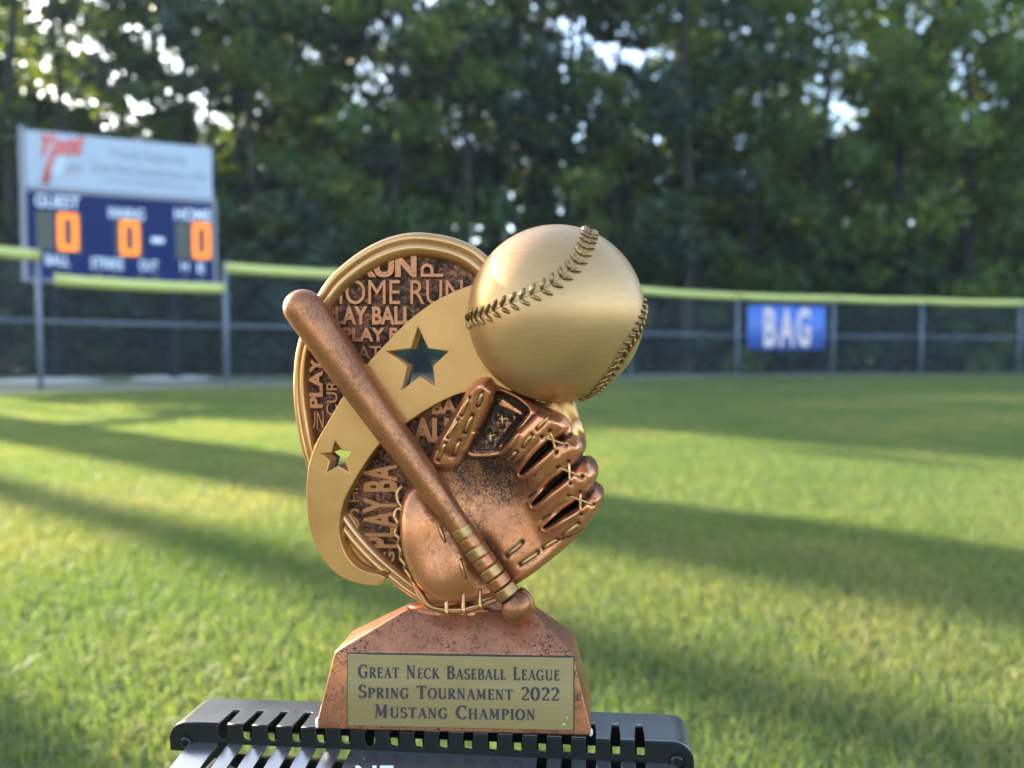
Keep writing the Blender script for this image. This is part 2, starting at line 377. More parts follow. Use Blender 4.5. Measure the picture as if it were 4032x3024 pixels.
for ch, u0, u1 in (('B', 3008, 3056), ('A', 3066, 3128), ('G', 3136, 3190)):
    place_text(ch, FB, u0, 1212, u1, 1366, -.027, M['pinkwhite'], banner, 'letter', .03)
# ================================================================== SCOREBOARD
L0 = np.array([(86 - 2016) / F * 13.0, 13.0]); L1 = np.array([(861 - 2016) / F * 14.2, 14.2]); dd = (L1 - L0) / np.linalg.norm(L1 - L0)
FS = Frame(np.array([[dd[0], -dd[1], 0], [dd[1], dd[0], 0], [0, 0, 1]]), np.array([L0[0], L0[1], 0])); WB = float(np.linalg.norm(L1 - L0))
sb = empty('scoreboard', FS); tag(sb, 'navy baseball scoreboard showing three lit orange zeros under a pale sponsor sign', 'scoreboard')
M['navy'] = plain('navy_panel', (.005, .017, .098), .6, 0, .12, var=.05, vs=3); M['signwhite'] = plain('sign_white', (.36, .41, .51), .5, var=.03, vs=2)
M['frame'] = plain('aluminium_frame', (.20, .205, .26), .45, .3); M['darkpost'] = plain('dark_steel_post', (.007, .010, .018), .7, 0, .1)
M['sbwhite'] = plain('scoreboard_letter', (.74, .78, .90), .6); M['olive'] = plain('unlit_digit', (.055, .06, .045), .5)
M['red'] = plain('sign_red', (.62, .10, .10), .5); M['signgrey'] = plain('sign_grey', (.24, .30, .36), .5)
M['concrete'] = plain('concrete', (.36, .36, .33), .9, var=.2, vs=8)
led, n_, b_ = mat('orange_led'); b_.inputs['Base Color'].default_value = (.3, .08, .0, 1); b_.inputs['Emission Color'].default_value = (1, .185, .0, 1); b_.inputs['Emission Strength'].default_value = .33
def sz(u, v): p = on(FS, u, v); return p[0], p[2]
TL = sz(118, 752); TR = sz(863, 804); BR = sz(860, 1118); ST = (sz(114, 505)[1] + sz(853, 589)[1]) / 2; SBm = (sz(114, 727)[1] + sz(853, 783)[1]) / 2
zt = (TL[1] + TR[1]) / 2; zb = (sz(111, 1098)[1] + BR[1]) / 2
box('score_panel', .09, WB - .02, .0, .16, zb, zt, M['navy'], sb, .006)
box('sponsor_sign', .13, WB - .06, .0, .10, SBm, ST, M['signwhite'], sb, .006)
box('header_bar', .135, WB - .0, -.02, .16, zt + .004, SBm - .004, M['frame'], sb)
box('frame_post', .04, .13, -.03, .16, zb - .06, ST + .06, M['frame'], sb, .005)
box('frame_post', WB - .055, WB + .0, -.03, .16, zb - .06, zt + .003, M['frame'], sb, .005)
box('sill_bar', .13, WB - .056, -.03, .14, zb - .045, zb - .003, M['frame'], sb)
for u0, u1 in ((184, 239), (655, 712)):
    x0 = sz(u0 + 6, 1300)[0]; x1 = sz(u1 - 6, 1300)[0]
    box('leg', x0, x1, .18, .34, -.05, ST - .2, M['darkpost'], sb, .008)
def txt(s, u0, v0, u1, v1, dv, m=None, bold=.02, **k): return place_text(s, FS, u0, v0, u1, v1, -.006, m or M['sbwhite'], sb, 'lettering', bold, .004, v0r=v0 + dv, v1r=v1 + dv, **k)
txt('GUEST', 138, 763, 314, 812, 12); txt('INNING', 428, 815, 568, 858, 9); txt('HOME', 688, 818, 832, 864, 9)
txt('BALL', 180, 1000, 274, 1042, 6); txt('STRIKE', 358, 1012, 486, 1056, 6); txt('OUT', 548, 1023, 622, 1064, 4); txt('H', 714, 1030, 742, 1066, 2); txt('E', 778, 1036, 806, 1072, 2)
txt('Proudly Supporting', 440, 580, 730, 632, 26, M['signgrey'], .0); txt('Great Neck Baseball Since 1993', 360, 632, 812, 672, 48, M['signgrey'], .0)
txt('www.ynotitalian.com', 410, 690, 775, 722, 36, M['signgrey'], 0)
def slab(name, u0, v0, u1, v1, y0, y1, m, par):
    P = [on(FS, u0, v0), on(FS, u1, v1)]; return box(name, P[0][0], P[1][0], y0, y1, P[1][2], P[0][2], m, par)
V, Fc = tube_vf([(0, 0, 0), (0, .012, 0)], 1, 28); lg = on(FS, 222, 615); V = [(p[0] * .17 + lg[0], p[1] - .0155, p[2] * .40 + lg[2] + .02) for p in V]
mesh('logo_disc', V, Fc, plain('logo_pale_grey', (.42, .50, .58), .5), sb)
yn = place_text('Ynot', FS, 158, 528, 332, 616, -.018, M['red'], sb, 'logo_script', .06, .004, .35, v0r=520, v1r=612)
tube('logo_script', [tuple(on(FS, 214, 590) + np.array([0, -.02, 0])), tuple(on(FS, 192, 660) + np.array([0, -.02, 0])), tuple(on(FS, 178, 722) + np.array([0, -.02, 0]))], [.035, .045, .05], M['red'], sb, 8)
txt('ITALIAN', 222, 640, 322, 662, 6, M['signgrey'], .01); slab('logo_underline', 224, 672, 320, 684, -.012, -.001, M['red'], sb)
slab('dash_mark', 596, 934, 646, 958, -.008, -.001, M['sbwhite'], sb)
for (u0, v0, u1, v1) in ((141, 829, 214, 985), (216, 831, 322, 1000), (452, 858, 562, 1016), (690, 872, 748, 1020), (748, 868, 842, 1030)):
    slab('digit_window', u0, v0, u1, v1, -.003, -.0005, M['olive'], sb)
for u0, u1 in ((205, 232), (250, 275), (370, 405), (437, 468), (543, 570), (598, 625), (718, 738), (780, 802)):
    vv = 1072 + (u0 - 205) * .045; slab('count_lamp', u0, vv - 8, u1, vv + 26, -.003, -.0005, M['olive'], sb)
for (u0, v0, u1, v1) in ((226, 838, 310, 988), (472, 868, 550, 1006), (758, 877, 829, 1018)):
    A_ = on(FS, u0, v0); B_ = on(FS, u1, v1); x0, x1, z1, z0 = A_[0], B_[0], A_[2], B_[2]; t = (x1 - x0) * .29; zm = (z0 + z1) / 2
    dg = empty('digit'); dg.parent = sb; dg.location = (x0, 0, z0); W_, H_ = x1 - x0, z1 - z0; g = .008
    for (a0, a1, c0, c1) in ((g, W_ - g, H_ - t, H_), (g, W_ - g, 0, t), (0, t, t + g, H_ / 2 - g), (0, t, H_ / 2 + g, H_ - t - g), (W_ - t, W_, t + g, H_ / 2 - g), (W_ - t, W_, H_ / 2 + g, H_ - t - g)):
        box('segment', a0, a1, -.010, -.004, c0, c1, led, dg)
for (u, v, rx) in ((205, 1507, .9), (684, 1497, .75)):
    p = ground(u, v); k = 20; V = []; rr = np.random.default_rng(int(u))
    for ring, (f_, z_) in enumerate(((1, 0), (.85, .05), (.45, .085))):
        for j in range(k): a_ = 2 * math.pi * j / k; q = f_ * (1 + .12 * math.sin(3 * a_ + u)); V.append((rx * q * math.cos(a_), .45 * q * math.sin(a_), z_))
    Fc = [(r_ * k + j, r_ * k + (j + 1) % k, (r_ + 1) * k + (j + 1) % k, (r_ + 1) * k + j) for r_ in range(2) for j in range(k)] + [tuple(range(2 * k, 3 * k))]
    pr = mesh('concrete_footing', V, Fc, M['concrete'], None, True); pr.location = (p[0], p[1], 0); pr.rotation_euler = (0, 0, math.atan2(dd[1], dd[0]))
    tag(pr, 'pale low concrete footing around the %s leg of the scoreboard' % ('left' if u < 400 else 'right'), 'footing')
# ================================================================== TREES
M['bark'] = plain('bark', (.026, .023, .022), .9, var=.4, vs=6)
M['leaf'] = leafy('leaves', [(0, (.032, .066, .036)), (.5, (.068, .115, .048)), (1, (.118, .150, .045))], .5, .50, (2.5, 2.2, .45))
M['leafdark'] = leafy('needles', [(0, (.018, .034, .032)), (.6, (.030, .054, .038)), (1, (.062, .088, .036))], .5, .30, (2.0, 1.9, .5))
def crown_mesh(seed, H, rad, base, nclump, leaves, size, density_top=1.0, flat=.7, name='crown'):
    rg = np.random.default_rng(seed); C = []
    for i in range(nclump):
        t = rg.random() ** .9; z = base + t * (H - base); prof = math.sin(math.pi * min(1, .16 + .84 * t) ** .8) ** .6 if t < .97 else .25
        if rg.random() > density_top + (1 - density_top) * (1 - t): continue
        rr = rad * prof * math.sqrt(rg.random() * .85 + .1); a_ = rg.random() * 6.283
        C.append((rr * math.cos(a_), rr * math.sin(a_), z, rad * (.16 + .20 * rg.random())))
    C = np.array(C); n = len(C) * leaves; ci = np.repeat(np.arange(len(C)), leaves)
    d = rg.normal(size=(n, 3)); d /= np.linalg.norm(d, axis=1)[:, None]; r_ = rg.random(n) ** .45
    P = C[ci, :3] + d * (C[ci, 3] * r_)[:, None] * np.array([1, 1, flat])
    a = rg.normal(size=(n, 3)); a /= np.linalg.norm(a, axis=1)[:, None]; b = np.cross(a, rg.normal(size=(n, 3))); b /= np.linalg.norm(b, axis=1)[:, None]
    sz_ = (size * (.6 + .8 * rg.random(n)))[:, None]
    V = np.concatenate([P - a * sz_, P - b * sz_ * .45, P + a * sz_, P + b * sz_ * .45], 0); i = np.arange(n)
    me = fastmesh(name, V, np.stack([i, i + n, i + 2 * n, i + 3 * n], 1), 4)
    tone = np.clip(.5 + (rg.random(len(C))[ci] - .5) * .8 + rg.normal(0, .15, n), 0, 1); attr(me, 'tone', np.tile(tone, 4)); return me
def trunk_mesh(seed, H, r0, base, rad, nl=9):
    rg = random.Random(seed); parts = []; n = 9
    P = [Vector((.18 * math.sin(i * .9 + seed) * i / n * 1.5, .18 * math.cos(i * .7 + seed) * i / n * 1.5, H * .93 * i / n)) for i in range(n + 1)]
    parts.append(tube_vf(P, [r0 * (1.25 if i == 0 else 1) * (1 - .85 * i / n) for i in range(n + 1)], 9))
    for k in range(nl):
        t = base / H + (1 - base / H) * (k + .3) / nl * .9; p = P[0].lerp(P[-1], t) if False else P[min(n - 1, int(t * n))].lerp(P[min(n, int(t * n) + 1)], (t * n) % 1)
        a_ = rg.random() * 6.283; L = rad * (.9 - .5 * k / nl) * (.7 + .4 * rg.random()); e = p + Vector((math.cos(a_) * L, math.sin(a_) * L, L * .45)); mid = p.lerp(e, .5) + Vector((0, 0, -.08 * L))
        parts.append(tube_vf([p, mid, e], [r0 * .32, r0 * .2, r0 * .06], 6))
    V, Fc = joinvf(parts); me = bpy.data.meshes.new('trunk'); me.from_pydata(V, [], Fc); me.update(); me.materials.append(M['bark']); return me
KIND = {}
def kind(k, seed, H, rad, base, nclump, leaves, size, mt, r0, dt=1.0, flat=.7):
    c = crown_mesh(seed, H, rad, base, nclump, leaves, size, dt, flat); c.materials.append(M[mt]); KIND[k] = (c, trunk_mesh(seed, H, r0, base, rad))
kind('leafy1', 11, 15, 3.0, 1.2, 100, 75, .16, 'leaf', .17, .46)
kind('leafy2', 12, 14, 2.6, .8, 88, 75, .155, 'leaf', .14, .42)
kind('leafy3', 13, 17, 3.3, 2.2, 105, 75, .17, 'leaf', .20, .42)
kind('dark1', 14, 16, 2.6, 2.5, 88, 75, .155, 'leafdark', .18, .38, .55)
kind('dark2', 15, 18, 3.0, 3.2, 95, 75, .165, 'leafdark', .22, .36, .55)
kind('pine', 16, 17, 2.3, 8.0, 42, 85, .17, 'leafdark', .20, .6, .45)
kind('bare', 17, 16, 1.6, 10.5, 14, 70, .16, 'leafdark', .17, .5, .5)
kind('thick', 20, 11.5, 2.9, .6, 120, 60, .26, 'leafdark', .18, 1.0)
kind('bush', 18, 3.4, 1.5, .1, 46, 70, .11, 'leafdark', .05, .9)
kind('bush2', 19, 2.6, 1.3, .05, 40, 70, .10, 'leaf', .04, .9)
def tree(name, k, x, y, label, cat, group, sc=1.0, rz=None):
    c, t = KIND[k]; root = empty(name, loc=(x, y, 0), rz=random.random() * 6.28 if rz is None else rz); root.scale = (sc, sc, sc)
    tag(root, label, cat, group)
    link('crown', c, None, root); link('trunk', t, None, root); return root
def zone(u):
    return ('left of the scoreboard' if u < 60 else 'behind the scoreboard' if u < 870 else
            'between scoreboard and trophy' if u < 1500 else 'above the trophy disc' if u < 1850 else 'above the gold baseball' if u < 2550 else
            'between the baseball and the BAG banner' if u < 2930 else 'above the BAG banner' if u < 3300 else 'above the right fence end')
rows = [
 # distance offset behind fence, list of (u, kind)
 (21.5, [(-250, 'dark1'), (70, 'bare'), (245, 'bare'), (430, 'leafy2'), (760, 'dark1'), (1010, 'leafy2'), (1290, 'dark2'), (1570, 'leafy1'), (1830, 'dark1'), (2140, 'dark2'), (2430, 'leafy1'), (2700, 'dark2'), (2960, 'leafy2'), (3230, 'leafy1'), (3510, 'leafy3'), (3790, 'leafy1'), (4060, 'leafy2'), (4350, 'leafy3')]),
 (26.5, [(-420, 'leafy1'), (-120, 'pine'), (150, 'pine'), (520, 'dark2'), (860, 'pine'), (1130, 'dark1'), (1410, 'leafy1'), (1680, 'dark2'), (1960, 'leafy3'), (2290, 'pine'), (2560, 'dark1'), (2830, 'leafy3'), (3100, 'dark2'), (3380, 'leafy1'), (3650, 'leafy2'), (3930, 'leafy3'), (4250, 'dark1')]),
 (29.0, [(980, 'dark2'), (1330, 'dark1'), (1640, 'dark2'), (1950, 'dark1'), (2230, 'dark2'), (2620, 'dark1'), (2880, 'dark2')]),
 (33.0, [(-300, 'dark2'), (20, 'bare'), (330, 'dark1'), (650, 'pine'), (980, 'leafy3'), (1260, 'dark2'), (1540, 'leafy2'), (1800, 'dark1'), (2420, 'leafy2'), (2680, 'dark2'), (3100, 'leafy1'), (3560, 'dark1'), (3960, 'leafy1')]),
]
for ri, (Y, L) in enumerate(rows):
    for u, k in L:
        yy = Y + random.uniform(-1.3, 1.3); x, y = at(u, yy)
        how = {'leafy1': 'broad leafy green tree', 'leafy2': 'slender leafy green tree', 'leafy3': 'tall spreading green tree', 'dark1': 'narrow dark evergreen tree', 'dark2': 'tall dark evergreen tree', 'pine': 'bare-stemmed pine tree with high crown', 'bare': 'thin dark trunk of a tall pine'}[k]
        rowname = ('at the wood edge', 'mid wood', 'behind the mid wood', 'deep in the wood')[ri]
        tree('pine_tree' if k in ('pine', 'bare') else 'evergreen_tree' if 'dark' in k else 'leafy_tree', k, x, y, how + ' ' + rowname + ' ' + zone(u), 'tree', 'trees of the wood behind the fence', random.uniform(.92, 1.1))
for i in range(15):
    u = -560 + i * 370; x, y = at(u, 38 + random.uniform(-1.5, 1.5))
    tree('evergreen_tree', 'thick', x, y, 'dense low evergreen at the far back ' + zone(u), 'tree', 'trees of the wood behind the fence', (.92 if u < 900 else 1.04) * random.uniform(.9, 1.08))
for Y, st, off in ((18.6, 235, 0), (22.8, 210, 90), (28, 190, 40)):
    u = -500 + off
    while u < 4600:
        yy = Y + random.uniform(-.8, .8) + (2.2 if u > 2400 else (1.4 if u > 1500 else 0)) - (1.5 if u < 0 else 0); x, y = at(u, yy); s_ = random.uniform(.8, 1.25) * (1 + (Y - 18.6) * .05)
        tree('bush', random.choice(('bush', 'bush', 'bush2')), x, y, (('small ' if s_ < .92 else 'large ' if s_ > 1.12 else '') + 'low dark bush ' if Y < 20 else 'dark bush deeper in the undergrowth ') + zone(u).replace('above', 'under the trees above') , 'bush', 'bushes of the undergrowth behind the fence', s_)
        u += st * random.uniform(.8, 1.2)
# trees standing left of the frame towards the sun: they lay the bands of shade over the lawn
SD = np.array([math.sin(SUN_AZ), math.cos(SUN_AZ)]); NQ = np.array([-SD[1] * -1, -SD[0]]) * 1.0
NQ = np.array([SD[1], -SD[0]])                 # perpendicular to the sun's bearing, pointing away from the camera to the right rear
def off_tree(q, t, k, label, sc=1.0):
    p = NQ * q + SD * t; return tree('side_tree', k, float(p[0]), float(p[1]), label, 'tree', 'trees at the left side of the field', sc)
for q in (5.9, 7.4, 8.9):
    off_tree(q, 26 + 1.5 * math.sin(q * 1.7), random.choice(('leafy1', 'leafy3', 'dark2')), 'dense tree beyond the left end of the fence')
for i, q in enumerate(np.arange(5.9, 17, 2.3)):
    off_tree(q, 28 + 1.5 * (i % 2), 'thick', 'low dense evergreen beyond the left end of the fence', .98 if q < 8 else .76)
for q, t, k, s_ in ((-5.4, 15, 'leafy2', 1.0), (-8.2, 18, 'leafy3', 1.0), (-12, 17, 'leafy1', 1.0)):
    off_tree(q, t, k, 'dense tree beyond the left end of the fence', s_)
for q, t, sc_ in ((2.06, 14, .9), (1.10, 19, 1.0), (.24, 10.5, .85), (1.66, 19, 1.2), (1.95, 23, 1.2)):  # the trunk nearest the camera is added to keep sun off the trophy
    off_tree(q, t, 'bare', 'thin unseen bare-stemmed pine beyond the left end of the fence', sc_)
# ================================================================== TROPHY
PX = 0.30 / F
MT = rotm(-1.8, -6.3)
OT = CAMP + ray(1790, 2885) * .30
FT = Frame(MT, OT)
trophy = empty('trophy', FT); tag(trophy, 'copper and gold baseball trophy with engraved plate, standing on the black vented box', 'trophy')
def tp(u, v, d, dref=None):                    # photo pixel (u, v) at depth d (pixels of trophy scale) -> trophy coordinates
    u = np.asarray(u, float); v = np.asarray(v, float); d = np.asarray(d, float) + 0 * u
    dr = d if dref is None else np.asarray(dref, float) + 0 * u
    P = FT.hit_y(u, v, dr * PX); P[..., 1] = d * PX; return P
def warp(me, dref, d0): c = getco(me); setco(me, tp(c[:, 0], -c[:, 1], d0 - c[:, 2], dref)); return me
def prism(name, loops, d_front, d_back, m, parent, bev=3, dref=None, res=2):
    hd = (d_back - d_front) / 2; me = curve_mesh([[(p[0], -p[1]) for p in L] for L in loops], max(hd - bev, .01), bev, res)
    warp(me, d_front if dref is None else dref, (d_front + d_back) / 2)
    o = link(name, me, m, parent); return o
def weld(o, dist=1e-6):
    bm = bmesh.new(); bm.from_mesh(o.data); bmesh.ops.remove_doubles(bm, verts=bm.verts, dist=dist); bm.to_mesh(o.data); bm.free()
# ---- base
def build_base():
    lo = [(1252, 2866, 0), (2322, 2900, 0), (2322, 2900, 300), (1252, 2866, 300)]
    fl = tp(1250, 2866, 0); fr = tp(2324, 2898, 0); zb_ = 0.0
    flo = tp(1247, 2845, 6); fro = tp(2328, 2880, 6)
    ul = tp(1316, 2556, 46); ur = tp(2256, 2592, 46)
    pl = tp(1598, 2378, 150); pr = tp(2086, 2424, 150)
    D1 = 310 * PX; rings = []
    zu = (ul[2] + ur[2]) / 2; zp = (pl[2] + pr[2]) / 2
    rings.append([(fl[0], 0, zb_), (fr[0], 0, zb_), (fr[0], D1 + .001, zb_), (fl[0], D1 + .001, zb_)])
    rings.append([(flo[0], 4 * PX, zb_ + 26 * PX), (fro[0], 4 * PX, zb_ + 26 * PX), (fro[0], D1, zb_ + 26 * PX), (flo[0], D1, zb_ + 26 * PX)])
    rings.append([(ul[0], 46 * PX, zu), (ur[0], 46 * PX, zu), (ur[0], 285 * PX, zu), (ul[0], 285 * PX, zu)])
    rings.append([(pl[0], 150 * PX, zp), (pr[0], 150 * PX, zp), (pr[0], 240 * PX, zp), (pl[0], 240 * PX, zp)])
    V = [p for r in rings for p in r]; Fc = [(3, 2, 1, 0)] + [(i * 4 + k, i * 4 + (k + 1) % 4, (i + 1) * 4 + (k + 1) % 4, (i + 1) * 4 + k) for i in range(3) for k in range(4)] + [(12, 13, 14, 15)]
    o = mesh('base', V, Fc, M['base'], trophy); bevel(o, .00095, 4, 12)
    for p in o.data.polygons: p.use_smooth = True
    return o
base = build_base()
# chipped lower corners showing the white resin
M['chip'] = plain('white_resin', (.60, .56, .52), .6)
for (u, v, su, sv) in ((1252, 2846, 9, 20), (2326, 2884, 8, 14)):
    bm = bmesh.new(); bmesh.ops.create_icosphere(bm, subdivisions=3, radius=1); me = bpy.data.meshes.new('chip'); bm.to_mesh(me); bm.free()
    c = getco(me); c *= (1 + .25 * np.sin(c[:, [1]] * 7 + c[:, [0]] * 5)); P = tp(u + c[:, 0] * su, v - c[:, 2] * sv, 14 + c[:, 1] * 10, 12); setco(me, P); link('chip', me, M['chip'], trophy, True)
# ---- plate and engraving
def fd(v): return 46 - 46 * np.clip((np.asarray(v, float) - 2572) / 300, 0, 1.1)
PC = [(1371, 2573), (2258, 2587), (2258, 2872), (1371, 2853)]
def quad_pt(s, t):                             # s across, t down
    a, b, c, d = [np.array(p, float) for p in PC]; s = np.asarray(s)[..., None]; t = np.asarray(t)[..., None]
    return (a * (1 - s) + b * s) * (1 - t) + (d * (1 - s) + c * s) * t
def plate_slab(name, grow, lift0, lift1, m, par):
    cs = [np.array(p, float) for p in PC]; ctr = sum(cs) / 4; V = []
    for lift in (lift0, lift1):
        for p in cs:
            q = p + np.sign(p - ctr) * grow; V.append(tp(q[0], q[1], fd(q[1]) - lift, fd(q[1])))
    return mesh(name, V, [(0, 1, 2, 3), (7, 6, 5, 4), (0, 4, 5, 1), (1, 5, 6, 2), (2, 6, 7, 3), (3, 7, 4, 0)], m, par)
plate = plate_slab('nameplate', 0, -2, 9, M['plate'], trophy); bevel(plate, .00018, 2)
plate_slab('plate_shadow_gap', 4, -4, 2.5, M['plate_edge'], trophy).name = 'plate_gap_shade'  # dark sheet standing in for the shadow gap round the plate
def E(cx, cy, rx, ry, a0, a1, n=14): return [(cx + rx * math.cos(R(a0 + (a1 - a0) * i / n)), cy + ry * math.sin(R(a0 + (a1 - a0) * i / n))) for i in range(n + 1)]
T_, t_ = .225, .10
def ser(x, y, s=.14): return ([(x - s, y), (x + s, y)], t_)
GL = {
 'A': (.78, [([(.10, 0), (.40, 1)], t_), ([(.38, 1), (.68, 0)], T_), ([(.20, .33), (.58, .33)], t_), ser(.10, .03, .1), ser(.68, .03, .12)]),
 'B': (.70, [([(.18, 0), (.18, 1)], T_), (E(.30, .76, .27, .23, 90, -90), None), (E(.30, .27, .33, .26, 90, -90), None), ([(.06, .99), (.32, .99)], t_), ([(.06, .015), (.32, .015)], t_), ([(.2, .53), (.32, .53)], t_)]),
 'C': (.76, [(E(.44, .5, .36, .5, 48, 312), None), ([(.68, .98), (.68, .72)], t_), ([(.68, .03), (.70, .2)], t_)]),
 'E': (.62, [([(.18, 0), (.18, 1)], T_), ([(.06, .98), (.54, .98)], t_), ([(.06, .02), (.56, .02)], t_), ([(.2, .52), (.46, .52)], t_), ([(.54, 1), (.54, .8)], t_), ([(.56, 0), (.56, .22)], t_), ([(.45, .62), (.45, .42)], t_)]),
 'G': (.82, [(E(.44, .5, .36, .5, 48, 305), None), ([(.68, .98), (.68, .72)], t_), ([(.66, .06), (.66, .42)], T_ * .9), ([(.52, .44), (.80, .44)], t_)]),
 'H': (.86, [([(.18, 0), (.18, 1)], T_), ([(.68, 0), (.68, 1)], T_), ([(.2, .52), (.66, .52)], t_), ser(.18, .02), ser(.18, .98), ser(.68, .02), ser(.68, .98)]),
 'I': (.38, [([(.19, 0), (.19, 1)], T_), ser(.19, .02), ser(.19, .98)]),
 'K': (.80, [([(.18, 0), (.18, 1)], T_), ([(.24, .42), (.62, .98)], t_), ([(.34, .56), (.70, .02)], T_), ser(.18, .02), ser(.18, .98), ser(.62, .98, .1), ser(.72, .02, .09)]),
 'L': (.62, [([(.18, 0), (.18, 1)], T_), ser(.18, .98), ([(.06, .02), (.58, .02)], t_), ([(.57, 0), (.57, .24)], t_)]),
 'M': (1.0, [([(.14, 0), (.20, 1)], t_), ([(.20, 1), (.48, .12)], T_), ([(.48, .12), (.78, 1)], t_), ([(.78, 0), (.78, 1)], T_), ser(.14, .02, .1), ser(.78, .02, .13), ([(.06, .98), (.24, .98)], t_), ser(.82, .98, .08)]),
 'N': (.84, [([(.15, 0), (.15, 1)], t_), ([(.15, .98), (.66, .02)], T_), ([(.66, 0), (.66, 1)], t_), ser(.15, .02, .11), ([(.04, .98), (.22, .98)], t_), ser(.66, .98, .11)]),
 'O': (.86, [(E(.43, .5, .34, .49, 0, 360, 24), None)]),
 'P': (.68, [([(.18, 0), (.18, 1)], T_), (E(.30, .73, .29, .26, 90, -90), None), ser(.18, .02), ([(.06, .99), (.32, .99)], t_), ([(.2, .47), (.32, .47)], t_)]),
 'R': (.76, [([(.18, 0), (.18, 1)], T_), (E(.30, .75, .27, .24, 90, -90), None), ([(.34, .5), (.66, .02)], T_), ser(.18, .02), ([(.06, .99), (.32, .99)], t_), ([(.2, .51), (.34, .51)], t_), ser(.69, .02, .07)]),
 'S': (.62, [(E(.32, .75, .20, .24, 40, 270), None), (E(.32, .26, .22, .25, 90, -140), None), ([(.50, 1.0), (.50, .76)], t_), ([(.09, .0), (.09, .26)], t_)]),
 'T': (.74, [([(.37, 0), (.37, 1)], T_), ([(.04, .98), (.70, .98)], t_), ([(.05, 1), (.05, .8)], t_), ([(.69, 1), (.69, .8)], t_), ser(.37, .02)]),
 'U': (.84, [([(.18, 1), (.18, .3)], T_), (E(.43, .3, .25, .29, 180, 360), None), ([(.68, 1), (.68, .3)], t_), ser(.18, .98), ser(.68, .98, .11)]),
 '2': (.64, [(E(.31, .72, .22, .27, 160, -30), None), ([(.51, .60), (.10, .06)], t_ * 1.3), ([(.08, .05), (.56, .05)], .12), ([(.56, .0), (.56, .2)], t_)]),
 '0': (.70, [(E(.35, .5, .26, .49, 0, 360, 24), None)]), ' ': (.55, [])}
def engrave(s, u0, u1, vb0, vb1, cap, par):
    big = True; x = 0; items = []
    for ch in s:
        k = 1.0 if (big or ch.isdigit()) else .80
        wd, st = GL[ch]
        items.append((x, k, st)); x += (wd + .10) * k; big = (ch == ' ')
    tot = x - .1; V = []; Fc = []; z = 0
    for (x0, k, st) in items:
        for pts, th in st:
            P = np.array([(x0 + p[0] * k, p[1] * k) for p in pts]); n = len(P); z += 1; lift = 9.6 + (z % 7) * .25
            for i in range(n):
                a = P[max(i - 1, 0)]; b = P[min(i + 1, n - 1)]; d = b - a; d /= np.linalg.norm(d) + 1e-9; nn = np.array([-d[1], d[0]])
                wv = (t_ + (T_ * 1.05 - t_) * abs(d[1]) ** 1.4 if th is None else th) * k * .5
                for sg in (-1, 1):
                    q = P[i] + nn * wv * sg; f = q[0] / tot; u = u0 + f * (u1 - u0); v = vb0 + f * (vb1 - vb0) - q[1] * cap
                    V.append(tp(u, v, fd(v) - lift, fd(v)))
            k0 = len(V) - 2 * n; Fc += [(k0 + 2 * i, k0 + 2 * i + 2, k0 + 2 * i + 3, k0 + 2 * i + 1) for i in range(n - 1)]
    o = mesh('engraved_line', V, Fc, M['ink'], par); return o
engrave('GREAT NECK BASEBALL LEAGUE', 1414, 2203, 2664, 2675, 50, plate)
engrave('SPRING TOURNAMENT 2022', 1414, 2203, 2743, 2754, 50, plate)
engrave('MUSTANG CHAMPION', 1476, 2109, 2820, 2830, 50, plate)
for (u, v, r_) in ((2233, 2822, 4), (2221, 2848, 6), (1382, 2668, 3)):
    V, Fc = tube_vf([tuple(tp(u, v, fd(v) - 9.2, fd(v))), tuple(tp(u, v, fd(v) - 10.6, fd(v)))], [r_ * PX, r_ * .6 * PX], 9); mesh('glue_speck', V, Fc, M['plate_glue'], plate, True)
# ---- stars / band / disc
STAR = [(1646, 1288), (1685, 1373), (1766, 1383), (1704, 1443), (1716, 1527), (1652, 1481), (1576, 1541), (1603, 1440), (1518, 1383), (1620, 1373)]
STARS = [(1319, 1737), (1344, 1772), (1386, 1778), (1357, 1815), (1375, 1860), (1331, 1833), (1285, 1862), (1299, 1815), (1263, 1785), (1307, 1783)]
top = [(2030, 1100), (1940, 1100), (1837, 1128), (1728, 1177), (1620, 1253), (1527, 1345), (1424, 1455), (1343, 1573), (1280, 1680), (1240, 1754), (1214, 1839), (1206, 1918), (1209, 2014), (1225, 2104), (1259, 2183), (1312, 2250), (1386, 2292), (1471, 2305), (1506, 2296), (1519, 2274)]
bot = [(1492, 2262), (1439, 2250), (1397, 2226), (1360, 2178), (1339, 2114), (1338, 2051), (1352, 1982), (1376, 1929), (1418, 1855), (1482, 1764), (1535, 1718), (1587, 1676), (1674, 1617), (1755, 1573), (1840, 1545), (2030, 1540)]
BAND = [tuple(p) for p in catmull(top, 6, False)] + [tuple(p) for p in catmull(bot, 6, False)]
BF = 100
band = prism('star_band', [BAND, STAR, STARS], BF, 190, M['gold'], trophy, 4, BF)
prism('band_web', [[(1336, 2045), (1340, 2120), (1366, 2184), (1402, 2230), (1450, 2256), (1519, 2278), (1540, 2262), (1470, 2195), (1405, 2125), (1358, 2036)]], 168, 205, M['gold'], band, 3, BF)
outer = [(1902, 993), (1837, 952), (1755, 925), (1647, 911), (1565, 920), (1484, 947), (1403, 993), (1332, 1049), (1280, 1104), (1232, 1182), (1196, 1262), (1170, 1340), (1155, 1416), (1149, 1508), (1152, 1590), (1163, 1680), (1180, 1765), (1206, 1849), (1243, 1940), (1292, 2030), (1352, 2116), (1430, 2205), (1512, 2278), (1608, 2350), (1720, 2405), (1830, 2370), (1930, 2230), (2040, 2050), (2100, 1850), (2130, 1650), (2130, 1450), (2090, 1250), (2010, 1100)]
